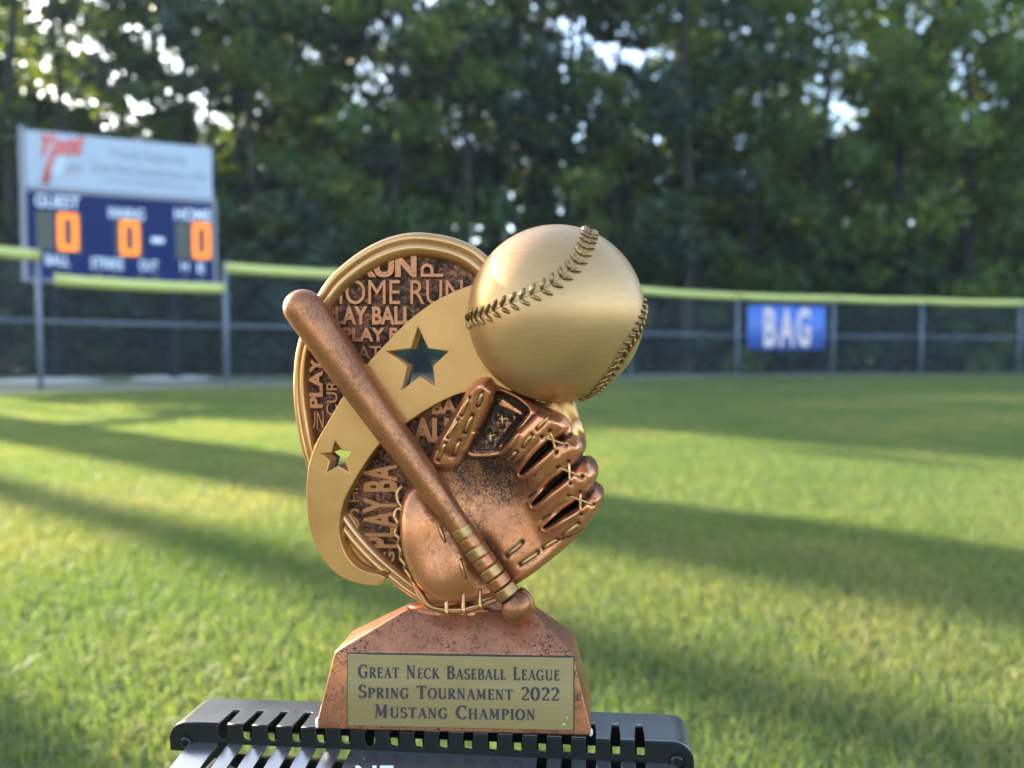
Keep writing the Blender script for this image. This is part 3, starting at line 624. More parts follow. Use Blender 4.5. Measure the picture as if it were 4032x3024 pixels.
wids = [98, 99, 100, 100, 99, 97, 94, 90, 86, 80, 74, 69, 66, 65, 65, 66, 67, 68, 69, 70, 70, 70, 70, 70, 70, 70, 70, 70, 70, 70, 70, 80, 90]
O3 = catmull([(p[0], p[1], w_) for p, w_ in zip(outer, wids)], 6); OU = O3[:, :2]; OW = O3[:, 2]
def rim():
    N = len(OU); tg = np.roll(OU, -1, 0) - np.roll(OU, 1, 0); tg /= np.linalg.norm(tg, axis=1)[:, None]; nn = np.stack([tg[:, 1], -tg[:, 0]], 1)
    c = OU.mean(0); s_ = np.sign(((c - OU) * nn).sum(1).mean()); nn *= s_
    prof = [(0, 228), (0, 186), (.03, 172), (.10, 162), (.22, 156), (.34, 157), (.40, 162), (.43, 167), (.47, 160), (.52, 152), (.64, 148), (.74, 150), (.79, 156), (.82, 158), (.90, 168), (.97, 178), (1.0, 196)]
    V = []; pat = []
    for t, d in prof:
        q = OU + nn * (OW * t)[:, None]; V.append(tp(q[:, 0], q[:, 1], d, 160)); pat += [(.55 if t in (.43, 1.0) else .0)] * N
    V = np.concatenate(V); Fc = []
    K = len(prof)
    for k in range(K - 1):
        for i in range(N): j = (i + 1) % N; Fc.append((k * N + i, k * N + j, (k + 1) * N + j, (k + 1) * N + i))
    if s_ > 0: pass
    me = fastmesh('rim', V, np.array(Fc), 4); attr(me, 'patina', pat); o = link('disc_rim', me, M['rim'], trophy, True); return OU + nn * (OW * .5)[:, None]
inner = rim()
def fix_normals(o):
    bm = bmesh.new(); bm.from_mesh(o.data); bmesh.ops.recalc_face_normals(bm, faces=bm.faces); bm.to_mesh(o.data); bm.free()
disc = prism('disc', [[tuple(p) for p in inner], STAR, STARS], 192, 226, M['disc'], trophy, 1, BF)
attr(disc.data, 'patina', np.full(len(disc.data.vertices), .62))
def word(s, u0, v0, u1, v1, bold=.0, rot=0, df=176, db=194):
    me = text_mesh(s, .5, bold, 0); c = getco(me); mn = c.min(0); mx = c.max(0); t = (c - mn) / (mx - mn)
    if rot: a, b = 1 - t[:, 1], t[:, 0]
    else: a, b = t[:, 0], t[:, 1]
    u = u0 + a * (u1 - u0); v = v1 - b * (v1 - v0); d = db + t[:, 2] * (df - db)
    setco(me, tp(u, v, d, df)); o = link('raised_word', me, M['letter'], disc); bevel(o, .00022, 2, 50); return o
word('HOME RUN', 1286, 1102, 1822, 1198); word('PLAY BALL', 1282, 1206, 1622, 1278, .035); word('PLAY B', 1349, 1290, 1572, 1345, .035)
word('BAT', 1372, 1363, 1500, 1414, .01); word('RUN', 1404, 1004, 1640, 1092, .05); word('P', 1656, 1037, 1745, 1090, 0, 1)
word('PLAY', 1216, 1405, 1271, 1607, .04, 1); word('CUR', 1285, 1500, 1328, 1634, .0, 1); word('RUN', 1192, 1618, 1274, 1689, 0)
word('PLAY BA', 1430, 1828, 1564, 2158, .035, 1); word('S', 1375, 2002, 1416, 2084, 0); word('G', 1507, 2172, 1555, 2218, .03, 1)
word('ALL', 1625, 1645, 1800, 1743, .05); word('BA', 1700, 1570, 1800, 1630, .04); word('HIT', 1376, 1880, 1412, 1975, 0, 1)
# ---- baseball
BC = (2188, 1237); BR = 356; BD = 130
def ballpt(x, y, z): # unit-sphere direction (x right, y toward viewer, z up) -> trophy coordinates
    return BCL + np.stack([x * BRM, -y * BRM, z * BRM], -1)
BCL = tp(BC[0], BC[1], BD); BRM = float(np.linalg.norm(tp(BC[0] + BR, BC[1], BD) - BCL)) * .985
bm = bmesh.new(); bmesh.ops.create_uvsphere(bm, u_segments=96, v_segments=64, radius=BRM); me = bpy.data.meshes.new('baseball'); bm.to_mesh(me); bm.free()
setco(me, getco(me) + BCL); ball = link('baseball', me, M['ball'], trophy, True)
def onball(u, v):                              # first hit of the pixel's ray with the ball
    r = ray(u, v) @ FT.M; r /= np.linalg.norm(r); oc = FT.c - BCL; b = oc @ r; c = oc @ oc - BRM ** 2; disc_ = b * b - c
    if disc_ < 0: P = FT.c - r * b; n_ = P - BCL; return n_ / np.linalg.norm(n_)
    P = FT.c + r * (-b - math.sqrt(disc_)); return (P - BCL) / BRM
def z2(x, y): return (x / 1.952 + 1750, y / 1.952 + 830)
seamA = [(178, 852), (215, 825), (280, 808), (345, 785), (455, 730), (560, 690), (640, 655), (760, 600), (870, 530), (940, 470), (1000, 410), (1050, 340), (1085, 270), (1110, 200), (1122, 145), (1128, 118)]
seamB = [(1545, 690), (1532, 780), (1500, 880), (1465, 950), (1425, 1010), (1385, 1070), (1345, 1145), (1300, 1215), (1245, 1290), (1190, 1360), (1130, 1415), (1060, 1470)]
def seam(pts, nst, lean, L):
    D = np.array([onball(*z2(*p)) for p in pts]); D = catmull(D, 10, False); D /= np.linalg.norm(D, axis=1)[:, None]
    P = [tuple(BCL + d * BRM * 1.0015) for d in D]
    tube('seam_line', P, .00012, M['stitch'], ball, 6)
    s = np.r_[0, np.cumsum(np.linalg.norm(np.diff(D, axis=0), axis=1))]
    for k in range(nst):
        sv = s[-1] * (k + .35) / nst; d = np.array([np.interp(sv, s, D[:, i]) for i in range(3)]); d /= np.linalg.norm(d)
        d2 = np.array([np.interp(min(sv + .01, s[-1]), s, D[:, i]) for i in range(3)]); d1 = np.array([np.interp(max(sv - .01, 0), s, D[:, i]) for i in range(3)])
        tg = d2 - d1; tg /= np.linalg.norm(tg); sd = np.cross(d, tg)
        for side in (-1, 1):
            di = tg * math.cos(lean) + sd * side * math.sin(lean); pts_ = []; rad = []
            for j in range(7):
                f = j / 6; q = d + sd * side * .008 + di * (L * f) ; q /= np.linalg.norm(q)
                pts_.append(tuple(BCL + q * BRM * (.999 + -.002 + .020 * math.sin(math.pi * min(1, f * .9 + .08)))));
                rad.append(BRM * .0225 * max(.25, math.sin(math.pi * (f * .86 + .1)) ** .5))
            tube('stitch', pts_, rad, M['stitch'], ball, 7)
seam(seamA, 23, R(50), .118); seam(seamB, 19, R(52), .118)
# ---- bat
def revolve(name, A, B, prof, m, parent, n=36, d_at=None, smooth=True, pat=None, sx=None):
    A = np.array(A, float); B = np.array(B, float); ax = B - A; L = np.linalg.norm(ax); ax /= L; s1 = np.cross(ax, [0, 0, 1.0]); s1 /= np.linalg.norm(s1); s2 = np.cross(ax, s1); V = []
    for (t, r) in prof:
        c = A + ax * (t * L)
        for k in range(n): a_ = 2 * math.pi * k / n; V.append(c + (s1 * math.cos(a_) + s2 * math.sin(a_)) * r)
    V = np.array(V); K = len(prof); Fc = [(k * n + i, k * n + (i + 1) % n, (k + 1) * n + (i + 1) % n, (k + 1) * n + i) for k in range(K - 1) for i in range(n)]
    W = tp(V[:, 0], V[:, 1], V[:, 2], 45); me = bpy.data.meshes.new(name); me.from_pydata([tuple(p) for p in W], [], [q for q in Fc] + [tuple(range(n)), tuple(range((K - 1) * n, K * n))[::-1]]); me.update()
    o = link(name, me, m, parent, smooth); fix_normals(o)
    if pat is not None: attr(me, 'patina', np.repeat(pat, n))
    return o
BA = (1183, 1212, 78); BB = (2034, 2388, 42)
bl = math.dist(BA[:2], BB[:2])
def br(t): return np.interp(t, [0, .05, .15, .30, .45, .6, .70, .82, .93, 1.0], [77, 77, 74, 68, 61, 54, 47, 43, 44, 47])
prof = [(-.0525 * math.cos(a_) - .0, 77 * math.sin(a_)) for a_ in np.linspace(.12, math.pi / 2 - .05, 9)]
prof = [(.0 + p[0] , p[1]) for p in prof]
prof += [(t, float(br(t))) for t in np.linspace(.005, .735, 26)]
bat = revolve('bat', BA, BB, prof + [(.985, 38)], M['copper'], trophy, pat=[.36] * (len(prof)) + [0])
kb = revolve('knob', BA, BB, [(1.0 + 61 / bl * -math.cos(a_) * .95, 61 * math.sin(a_)) for a_ in np.linspace(.15, math.pi - .12, 16)], M['copper'], bat, pat=[.36] * 16)
g0 = .735; g1 = .965; ng = 7; gm = [M['wrap'], M['copper']]
for i in range(ng):
    a_ = g0 + (g1 - g0) * i / ng; b_2 = g0 + (g1 - g0) * (i + 1) / ng; gp = .0020; r_ = float(br((a_ + b_2) / 2)) + 3
    o = revolve('grip_wrap', BA, BB, [(a_ + gp, r_ - 7), (a_ + gp + .0002, r_ - 2), (a_ + gp + .0009, r_ - .4), (a_ + gp + .0022, r_), (a_ + gp + .0035, r_), (b_2 - gp - .0035, r_), (b_2 - gp - .0022, r_), (b_2 - gp - .0009, r_ - .4), (b_2 - gp - .0002, r_ - 2), (b_2 - gp, r_ - 7)], gm[i % 2], bat)
    o['label'] = ('gold' if i % 2 == 0 else 'copper') + ' grip wrap'
gr_ = revolve('grip_core', BA, BB, [(.73, 38), (.975, 40)], M['plate_edge'], bat)
# ---- glove (relief sampled on a grid)
def z3(x, y): return (x / 1.58 + 1500, y / 1.58 + 1430)
OUT = [z3(*p) for p in [(720, 118), (700, 88), (655, 76), (600, 92), (550, 130), (505, 185), (455, 270), (400, 368), (330, 480), (272, 580), (262, 640), (240, 700), (178, 752), (135, 800), (108, 870), (97, 960), (103, 1060), (122, 1170), (160, 1275), (215, 1375), (290, 1452), (350, 1495), (430, 1515), (520, 1512), (620, 1500), (700, 1485), (780, 1460), (850, 1400), (930, 1345), (1010, 1285), (1110, 1205), (1210, 1115), (1290, 1025), (1345, 945), (1385, 860), (1390, 815), (1372, 782), (1345, 768), (1335, 755), (1352, 715), (1355, 670), (1335, 625), (1300, 598), (1262, 598), (1250, 590), (1275, 545), (1272, 490), (1245, 452), (1205, 440), (1205, 425), (1190, 370), (1150, 318), (1090, 288), (1010, 262), (930, 222), (840, 175)]]
OUT = catmull(OUT, 4)
def seg_dist(X, Y, a, b):
    a = np.array(a, float); b = np.array(b, float); d = b - a; t = np.clip(((X - a[0]) * d[0] + (Y - a[1]) * d[1]) / (d @ d), 0, 1)
    return np.hypot(X - a[0] - t * d[0], Y - a[1] - t * d[1]), t
def poly_sd(X, Y, P):
    best = np.full(X.shape, 1e9); nx = np.zeros(X.shape); ny = np.zeros(X.shape); inside = np.zeros(X.shape, bool); N = len(P)
    for i in range(N):
        a = P[i]; b = P[(i + 1) % N]; d = b - a; L2 = d @ d
        if L2 < 1e-9: continue
        t = np.clip(((X - a[0]) * d[0] + (Y - a[1]) * d[1]) / L2, 0, 1); px = a[0] + t * d[0]; py = a[1] + t * d[1]; ds = np.hypot(X - px, Y - py); mk = ds < best
        best[mk] = ds[mk]; nx[mk] = px[mk]; ny[mk] = py[mk]
        c = ((a[1] > Y) != (b[1] > Y)) & (X < (b[0] - a[0]) * (Y - a[1]) / (b[1] - a[1] + 1e-12) + a[0]); inside ^= c
    return np.where(inside, best, -best), nx, ny
def sst(x, a, b): t = np.clip((x - a) / (b - a), 0, 1); return t * t * (3 - 2 * t)
LACES = []                                     # (points in z3 coordinates, radius px)
for a_, b_2 in (((565, 205), (512, 318)), ((652, 175), (620, 258)), ((490, 345), (428, 455)), ((582, 318), (530, 428)), ((412, 490), (358, 602)), ((497, 478), (455, 572)),
                ((1050, 318), (985, 395)), ((950, 430), (893, 508)), ((853, 540), (778, 615)), ((880, 1115), (785, 1198)), ((1232, 968), (1138, 1055)), ((1100, 1085), (1015, 1145)), ((978, 1172), (872, 1245))):
    LACES.append((a_, b_2, 7.5))
XL = [((1060, 405), (1098, 535)), ((1012, 440), (1160, 490)), ((1172, 592), (1182, 720)), ((1108, 628), (1255, 680)), ((1243, 775), (1245, 905)), ((1172, 800), (1325, 850)),
      ((742, 318), (752, 398)), ((712, 350), (800, 352)), ((668, 432), (680, 508)), ((642, 465), (712, 450))]
for a_, b_2 in XL: LACES.append((a_, b_2, 5.8))
SLITS = [((873, 688), (960, 590), (1062, 488), 7, 15), ((947, 878), (1050, 770), (1168, 668), 7, 14), ((1018, 1018), (1120, 930), (1245, 845), 6, 13)]
def glove():
    st = 4.0; us = np.arange(1550, 2392, st); vs = np.arange(1470, 2400, st); X, Y = np.meshgrid(us, vs)
    sd, nx, ny = poly_sd(X, Y, OUT)
    # interior relief (pixels toward the viewer)
    fdir = np.array([.62, -.78]); q = ((X - 1960) * .80 + (Y - 1960) * -.60)   # along the fingers
    H = 74 + 0 * X
    H += 46 * sst(q, 20, 330)                                            # fingers curl forward
    rr = np.hypot((X - 1930) / 190, (Y - 1900) / 215); H -= 74 * np.exp(-rr ** 2 * 1.1)
    H += 18 * sst(Y, 2080, 2300) * sst(X, 1900, 2050)
    def ridge(a, b, c, r, hh):
        d1, t1 = seg_dist(X, Y, z3(*a), z3(*b)); d2, t2 = seg_dist(X, Y, z3(*b), z3(*c)); d = np.minimum(d1, d2); tt = np.where(d1 < d2, t1 * .5, .5 + t2 * .5)
        return hh * np.sqrt(np.clip(1 - (d / r) ** 2, 0, 1)) * sst(tt, 0, .45)
    fr_ = np.maximum.reduce([ridge((760, 690), (900, 510), (1075, 350), 62, 50), ridge((830, 830), (1010, 640), (1215, 500), 56, 46), ridge((900, 950), (1100, 810), (1300, 670), 55, 46), ridge((960, 1060), (1180, 960), (1345, 850), 56, 46)])
    H += fr_
    # thumb
    d1, t1 = seg_dist(X, Y, z3(395, 560), z3(640, 165)); rt = 74 - 16 * t1; th = 52 * np.sqrt(np.clip(1 - (d1 / rt) ** 2, 0, 1)) * sst(t1, -.15, .2)
    H += np.where((Y < 1830), th, th * sst(-Y, -1880, -1820))
    # flattened lace channel along the thumb
    dch, _ = seg_dist(X, Y, z3(455, 540), z3(605, 210)); H -= 9 * np.exp(-(dch / 34) ** 4) * 1.0
    # heel pad left of the handle
    hx, hy = (X - 1700), (Y - 2160); e_ = np.hypot(hx / 150, (hy) / 235); H += 60 * np.exp(-e_ ** 4 * .8); e2 = np.hypot((X - 1740 - (Y - 2130) * .25) / 72, (Y - 2130) / 150); H -= 34 * np.exp(-e2 ** 2 * 1.0); pat_heel = .30 * np.exp(-e2 ** 2 * 1.3)
    # channel in which the bat lies
    db_, tb = seg_dist(X, Y, (1183, 1212), (2034, 2388)); H -= 30 * np.exp(-((db_) / 70) ** 2) * 1.0
    # long crease right of the handle
    # web pocket
    WEB = np.array([z3(*p) for p in [(722, 175), (790, 190), (870, 235), (925, 285), (905, 330), (850, 400), (800, 470), (745, 528), (700, 552), (620, 558), (560, 552), (580, 500), (640, 380), (690, 260)]]); WEB = catmull(WEB, 4)
    wsd, _, _ = poly_sd(X, Y, WEB); wk = sst(wsd, -9, 12); H = H * (1 - wk) + (26 + .03 * (Y - 1600)) * wk
    # split straps of the web: thin grooves
    for a, b in (((740, 205), (915, 325)), ((850, 340), (705, 545)), ((838, 330), (900, 372))):
        d_, _ = seg_dist(X, Y, z3(*a), z3(*b)); H -= 10 * np.exp(-(d_ / 4) ** 2) * wk
    ru, _ = seg_dist(X, Y, z3(735, 140), z3(925, 225)); ru2, _ = seg_dist(X, Y, z3(925, 225), z3(1100, 310)); ru = np.minimum(ru, ru2)
    pocketlip = 20 * np.exp(-((wsd + 14) / 10) ** 2) * (Y > 1700); H += pocketlip * .7
    pat = pat_heel * 1.0; strap, _ = seg_dist(X, Y, z3(740, 215), z3(915, 300)); st2, _ = seg_dist(X, Y, z3(905, 345), z3(760, 520)); pat = np.maximum(pat, wk * np.where((strap < 30) | (st2 < 20), .48, .95)); H += wk * 9 * ((strap < 30) | (st2 < 20))
    for a, b, c, w0, w1 in SLITS:
        d1, t1 = seg_dist(X, Y, z3(*a), z3(*b)); d2, t2 = seg_dist(X, Y, z3(*b), z3(*c)); tt = np.where(d1 < d2, t1 * .5, .5 + .5 * t2); d = np.minimum(d1, d2); wdt = w0 + (w1 - w0) * np.sin(np.clip(tt, 0, 1) * math.pi * .6)
        k = 1 - sst(d, wdt * .55, wdt * 1.25); H = H * (1 - k) + 8 * k; pat = np.maximum(pat, 1 - sst(d, wdt * .8, wdt * 1.35)); H += 9 * np.exp(-((d - wdt * 1.7) / 9) ** 2)
    # grooves that carry on between finger tips out to the rim
    for a, c in (((1062, 488), (1200, 435)), ((1168, 668), (1255, 595)), ((1245, 845), (1340, 762))):
        d, t = seg_dist(X, Y, z3(*a), z3(*c)); H -= 40 * np.exp(-(d / 9) ** 2); pat = np.maximum(pat, .9 * np.exp(-(d / 11) ** 2))
    # edge seam groove and piping
    gm_ = np.exp(-((sd - 20) / 3.6) ** 2); rightside = sst(X, 1960, 2060) ; H -= 7 * gm_ * rightside; pat = np.maximum(pat, gm_ * .7 * rightside)
    gl_ = np.exp(-((sd - 24) / 4) ** 2) * (Y < 1800) * (X < 1860); H -= 7 * gl_; pat = np.maximum(pat, gl_ * .7)
    for (a, b, r_) in LACES:
        d, t = seg_dist(X, Y, z3(*a), z3(*b)); H -= 4 * np.exp(-(d / 12) ** 2)
        for e in (a, b):
            p_ = z3(*e); de = np.hypot(X - p_[0], Y - p_[1]); H -= 9 * np.exp(-(de / 6) ** 2); pat = np.maximum(pat, 1.0 * np.exp(-(de / 9) ** 2))
        pat = np.maximum(pat, .55 * np.exp(-(d / 15) ** 2))
    Er = 42.0; edge = np.sqrt(np.clip(1 - (1 - np.clip(sd / Er, 0, 1)) ** 2, 0, 1)); Hf = -40 + (H + 40) * edge
    # concavity -> wash collects in hollows
    def blur(A, n):
        for ax in (0, 1):
            A = sum(np.roll(A, k, ax) for k in range(-n, n + 1)) / (2 * n + 1)
        return A
    conc = np.maximum(np.clip((blur(Hf, 3) - Hf) / 3, 0, 1), np.clip((blur(Hf, 7) - Hf) / 7, 0, 1)); pat = np.maximum(pat, conc * .95 * sst(sd, 8, 22)); wear = np.clip((Hf - blur(Hf, 4)) / 3.2, 0, 1) * sst(sd, 4, 16)
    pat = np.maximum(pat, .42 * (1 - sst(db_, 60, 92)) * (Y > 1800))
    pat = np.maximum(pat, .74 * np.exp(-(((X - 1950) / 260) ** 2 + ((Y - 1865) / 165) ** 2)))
    pat = np.maximum(pat, .30) * (1 - .55 * wear)
    ins = sd > 0; cell = ins[:-1, :-1] | ins[1:, :-1] | ins[:-1, 1:] | ins[1:, 1:]
    XX = np.where(ins, X, nx); YY = np.where(ins, Y, ny); HH = np.where(ins, Hf, -40)
    ny_, nx_ = X.shape; idx = np.arange(ny_ * nx_).reshape(ny_, nx_)
    Q = np.stack([idx[1:, :-1][cell], idx[1:, 1:][cell], idx[:-1, 1:][cell], idx[:-1, :-1][cell]], 1)
    used = np.unique(Q); mp = -np.ones(ny_ * nx_, int); mp[used] = np.arange(len(used)); Q = mp[Q]
    ux, vy, hh, pp, ss = XX.ravel()[used], YY.ravel()[used], HH.ravel()[used], pat.ravel()[used], np.clip(sd.ravel()[used] / 60, 0, 1)
    Vf = tp(ux, vy, 150 - hh, 90); Vb = tp(ux, vy, 190.5 + 45 * np.sqrt(np.clip(1 - (1 - ss) ** 2, 0, 1)), 90)
    me = fastmesh('glove', np.concatenate([Vf, Vb]), np.concatenate([Q, Q[:, ::-1] + len(used)]), 4)
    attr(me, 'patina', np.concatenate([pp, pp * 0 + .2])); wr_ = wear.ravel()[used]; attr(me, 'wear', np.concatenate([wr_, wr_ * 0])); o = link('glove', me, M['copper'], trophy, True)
    def hat(u, v):
        i = np.clip(int(round((v - 1470) / st)), 0, ny_ - 1); j = np.clip(int(round((u - 1550) / st)), 0, nx_ - 1); return float(Hf[i, j])
    return o, hat
glv, hat = glove()
def lace(pts, r, lift, parent=glv, seg=8, name='lace', m=None):
    P = []; n = seg; pts = [np.array(p, float) for p in pts]
    for j in range(n + 1):
        f = j / n * (len(pts) - 1); i = min(int(f), len(pts) - 2); q = pts[i] + (pts[i + 1] - pts[i]) * (f - i)
        h = hat(q[0], q[1]); P.append((q[0], q[1], h))
    hs = np.array([p[2] for p in P]); hs = np.maximum(hs, np.interp(np.arange(n + 1), [0, n], [hs[0], hs[-1]])); 
    W = []
    for j, p in enumerate(P):
        b_ = math.sin(math.pi * j / n) ** .45; W.append(tp(p[0], p[1], 150 - (hs[j] + (r * 1.0 + lift) * b_ - r * .8), 90))
    rad = [r * PX * (.62 + .38 * math.sin(math.pi * j / n) ** .4) for j in range(n + 1)]
    return tube(name, W, rad, m or M['lace'], parent, 8)
for (a_, b_2, r_) in LACES: lace([z3(*a_), z3(*b_2)], r_, 3 if r_ > 5 else 9)
# handle-side laces and bottom roll
def z4b(x, y): return (x / 2.764 + 1540, y / 2.764 + 1880)
for a_, b_2 in (((538, 520), (605, 700)), ((760, 860), (825, 1090))): lace([z4b(*a_), z4b(*b_2)], 8, 5)
def freetube(pts, r, d, name='lace', m=None, n=8, seg=5):
    Q = catmull(pts, seg, False); dd_ = np.full(len(Q), d) if not hasattr(d, '__len__') else np.interp(np.linspace(0, 1, len(Q)), np.linspace(0, 1, len(d)), d)
    W = [tuple(tp(q[0], q[1], dk, 90)) for q, dk in zip(Q, dd_)]; return tube(name, W, r * PX if not hasattr(r, '__len__') else [x * PX for x in np.interp(np.linspace(0, 1, len(Q)), np.linspace(0, 1, len(r)), r)], m or M['lace'], glv, n)
freetube([z4b(*p) for p in [(250, 1170), (330, 1250), (400, 1345), (500, 1400), (640, 1425), (800, 1420), (960, 1385), (1100, 1330), (1180, 1310)]], 13, [95, 75, 66, 62, 60, 60, 64, 70, 76], 'edge_roll', M['copper'])
freetube([z4b(*p) for p in [(270, 1210), (350, 1310), (450, 1375), (600, 1400), (800, 1395), (1000, 1350)]], 5, [80, 62, 54, 48, 48, 52], 'edge_cord')
for (x, y0, y1) in ((622, 1240, 1500), (803, 1235, 1470), (985, 1205, 1410)):
    freetube([z4b(x - 2, y0), z4b(x, (y0 + y1) / 2 - 10), z4b(x + 10, (y0 + y1) / 2 + 55), z4b(x + 22, y1)], [6, 8, 8, 6], [74, 54, 42, 62])
# whipped lace down the left edge of the heel
WL = [z4b(*p) for p in [(110, 100), (62, 160), (72, 260), (130, 345), (60, 350), (30, 420), (70, 490), (52, 560), (40, 620), (85, 660), (70, 730), (105, 800), (95, 880), (150, 945), (150, 1000), (210, 1080), (230, 1140), (300, 1200)]]
freetube(WL, 7.5, [112, 96, 92, 88, 104, 98, 90, 100, 98, 90, 98, 90, 98, 88, 96, 86, 92, 82], 'whip_lace', None, 7, 6)
# support between the ball and the glove, and blend blob where disc meets base
def blob(name, c, rx, ry, rd, m, parent, sub=4, dref=None):
    bm = bmesh.new(); bmesh.ops.create_icosphere(bm, subdivisions=sub, radius=1); me = bpy.data.meshes.new(name); bm.to_mesh(me); bm.free(); q = getco(me)
    q *= (1 + .05 * np.sin(q[:, [0]] * 9 + q[:, [2]] * 7)); setco(me, tp(c[0] + q[:, 0] * rx, c[1] - q[:, 2] * ry, c[2] + q[:, 1] * rd, c[2] if dref is None else dref)); return link(name, me, m, parent, True)
blob('ball_support', (2208, 1640, 150), 72, 105, 60, M['gold'], trophy)
blob('ball_support', (2252, 1705, 150), 52, 75, 50, M['rim'], trophy)
blob('foot_mound', (1790, 2400, 190), 190, 34, 60, M['copper'], trophy)
blob('foot_mound', (2048, 2388, 120), 58, 70, 62, M['copper'], trophy)
# ================================================================== BLACK VENTED BOX
FBX = Frame(rotm(-1.8, -8.0), OT)
e = FT.hit_z(1790, 2890, -.00035); FBX = Frame(rotm(-1.8, -8.0), FT.O + FT.M @ e)
bx = empty('vented_box', FBX); tag(bx, 'black powder-coated metal box with slotted top under the trophy', 'box')
def bl_(u, v, y=0): return FBX.hit_y(u, v, y)
XLf = float(bl_(668, 2930)[0]); XRf = float(bl_(2733, 3000)[0]); YB = float(FBX.hit_z(1100, 2757)[1]); YS = float(FBX.hit_z(940, 2793)[1]); th = 14 * PX; rc = 72 * PX
fx = [(float(bl_(854 + 96.8 * i, 2862 + 3.8 * i)[0]), float(bl_(894 + 96.8 * i, 2862 + 3.8 * i)[0])) for i in range(18)]
bkz = 124 * PX, 163 * PX
def notch(i, z0, n=7):                         # U-shaped notch, walked left to right below the top edge
    a, b = fx[i]; r = (b - a) / 2; c = (a + b) / 2; out = [(a, 0)]
    out += [(c - r * math.cos(t), z0 + r - r * math.sin(t) ) for t in np.linspace(0, math.pi, n)]; return out + [(b, 0)]
def bprism(name, loops, y0, y1, m, parent, bev, plane='xz'):
    hd = abs(y1 - y0) / 2; me = curve_mesh(loops, max(hd - bev, 1e-5), bev, 2); c = getco(me)
    if plane == 'xz': P = np.stack([c[:, 0], (y0 + y1) / 2 - c[:, 2], c[:, 1]], 1)
    else: P = np.stack([c[:, 0], c[:, 1], (y0 + y1) / 2 + c[:, 2]], 1)
    setco(me, P); return link(name, me, m, parent)
# front plate with notches
ztop = -5 * PX; zlow = -84 * PX; zend = -122 * PX; nb = -66 * PX
L = []
for a_ in np.linspace(math.pi, math.pi / 2, 9): L.append((XLf + rc + rc * math.cos(a_), -rc + rc * math.sin(a_)))
for i in range(18): L += [(x, (z if k not in (0, 8) else 0)) for k, (x, z) in enumerate(notch(i, nb))]
for a_ in np.linspace(math.pi / 2, 0, 9): L.append((XRf - rc + rc * math.cos(a_), -rc + rc * math.sin(a_)))
L += [(XRf, -260 * PX), (XRf - 60 * PX, -260 * PX), (XRf - 60 * PX, zlow), (XLf + 92 * PX, zlow), (XLf + 66 * PX, zend - 0 * PX), (XLf, zend + 2 * PX)]
front = bprism('front_plate', [L], 0, th, M['front'], bx, 4 * PX)
# top plate: sheet with open-fronted slots, curved down at both ends
zt0 = 0
def topplate():
    V = []; Fc = []
    def rail(x, z, nx_, nz_): return [(x, z), (x - nx_ * th, z - nz_ * th)]
    prof = []
    prof.append((XLf, zend, -1, 0))
    for a_ in np.linspace(math.pi, math.pi / 2, 10): prof.append((XLf + rc + rc * math.cos(a_), -rc + rc * math.sin(a_), math.cos(a_), math.sin(a_)))
    for i in range(18): prof += [(fx[i][0], 0, 0, 1), (fx[i][1], 0, 0, 1)]
    for a_ in np.linspace(math.pi / 2, 0, 10): prof.append((XRf - rc + rc * math.cos(a_), -rc + rc * math.sin(a_), math.cos(a_), math.sin(a_)))
    prof.append((XRf, -260 * PX, 1, 0))
    ys = [th + 1e-5, YS, YB]; n0 = 1 + 10
    narrow = 6 * PX
    for j, (x, z, nx_, nz_) in enumerate(prof):
        for k, y in enumerate(ys):
            xx = x
            if n0 <= j < n0 + 36 and k >= 1: xx = x + (narrow if (j - n0) % 2 == 0 else -narrow)
            V.append((xx, y, z)); V.append((xx - nx_ * th, y, z - nz_ * th))
    K = len(ys) * 2
    def vid(j, k, s): return j * K + k * 2 + s
    solid = {}
    for j in range(len(prof) - 1):
        for k in range(len(ys) - 1): solid[(j, k)] = not (k == 0 and n0 <= j < n0 + 36 and (j - n0) % 2 == 0)
    for (j, k), s in solid.items():
        if not s: continue
        Fc.append((vid(j, k, 0), vid(j + 1, k, 0), vid(j + 1, k + 1, 0), vid(j, k + 1, 0)))
        Fc.append((vid(j, k + 1, 1), vid(j + 1, k + 1, 1), vid(j + 1, k, 1), vid(j, k, 1)))
        if not solid.get((j - 1, k)): Fc.append((vid(j, k, 0), vid(j, k + 1, 0), vid(j, k + 1, 1), vid(j, k, 1)))
        if not solid.get((j + 1, k)): Fc.append((vid(j + 1, k + 1, 0), vid(j + 1, k, 0), vid(j + 1, k, 1), vid(j + 1, k + 1, 1)))
        if not solid.get((j, k - 1)): Fc.append((vid(j + 1, k, 0), vid(j, k, 0), vid(j, k, 1), vid(j + 1, k, 1)))
        if not solid.get((j, k + 1)): Fc.append((vid(j, k + 1, 0), vid(j + 1, k + 1, 0), vid(j + 1, k + 1, 1), vid(j, k + 1, 1)))
    return mesh('top_plate', V, Fc, M['black'], bx)
tpm = topplate(); bevel(tpm, 2.5 * PX, 2, 50)
# back plate with a row of windows
holes = []
for i in range(18):
    uc = 874 + 96.8 * i; vc = 2873 + 3.8 * i + (0 if i else 60)
    if i == 0: continue
    a_ = bl_(uc - 12, vc + 0, YB)[0]; b_2 = bl_(uc + 18, vc, YB)[0]; zt_ = bl_(uc, vc - 1, YB)[2]; zb2 = bl_(uc, vc + 34, YB)[2]
    holes.append([(a_, zt_), (b_2, zt_), (b_2, zb2), (a_, zb2)])
Lb = [(XLf + 3 * PX, -1.2 * rc), (XLf + rc, -2 * th), (XRf - rc, -2 * th), (XRf - 3 * PX, -1.2 * rc), (XRf - 3 * PX, -500 * PX), (XLf + 3 * PX, -500 * PX)]
bprism('back_plate', [Lb] + holes, YB - th, YB, M['front'], bx, 1 * PX)  # dark coat paints in the shade seen through the slots
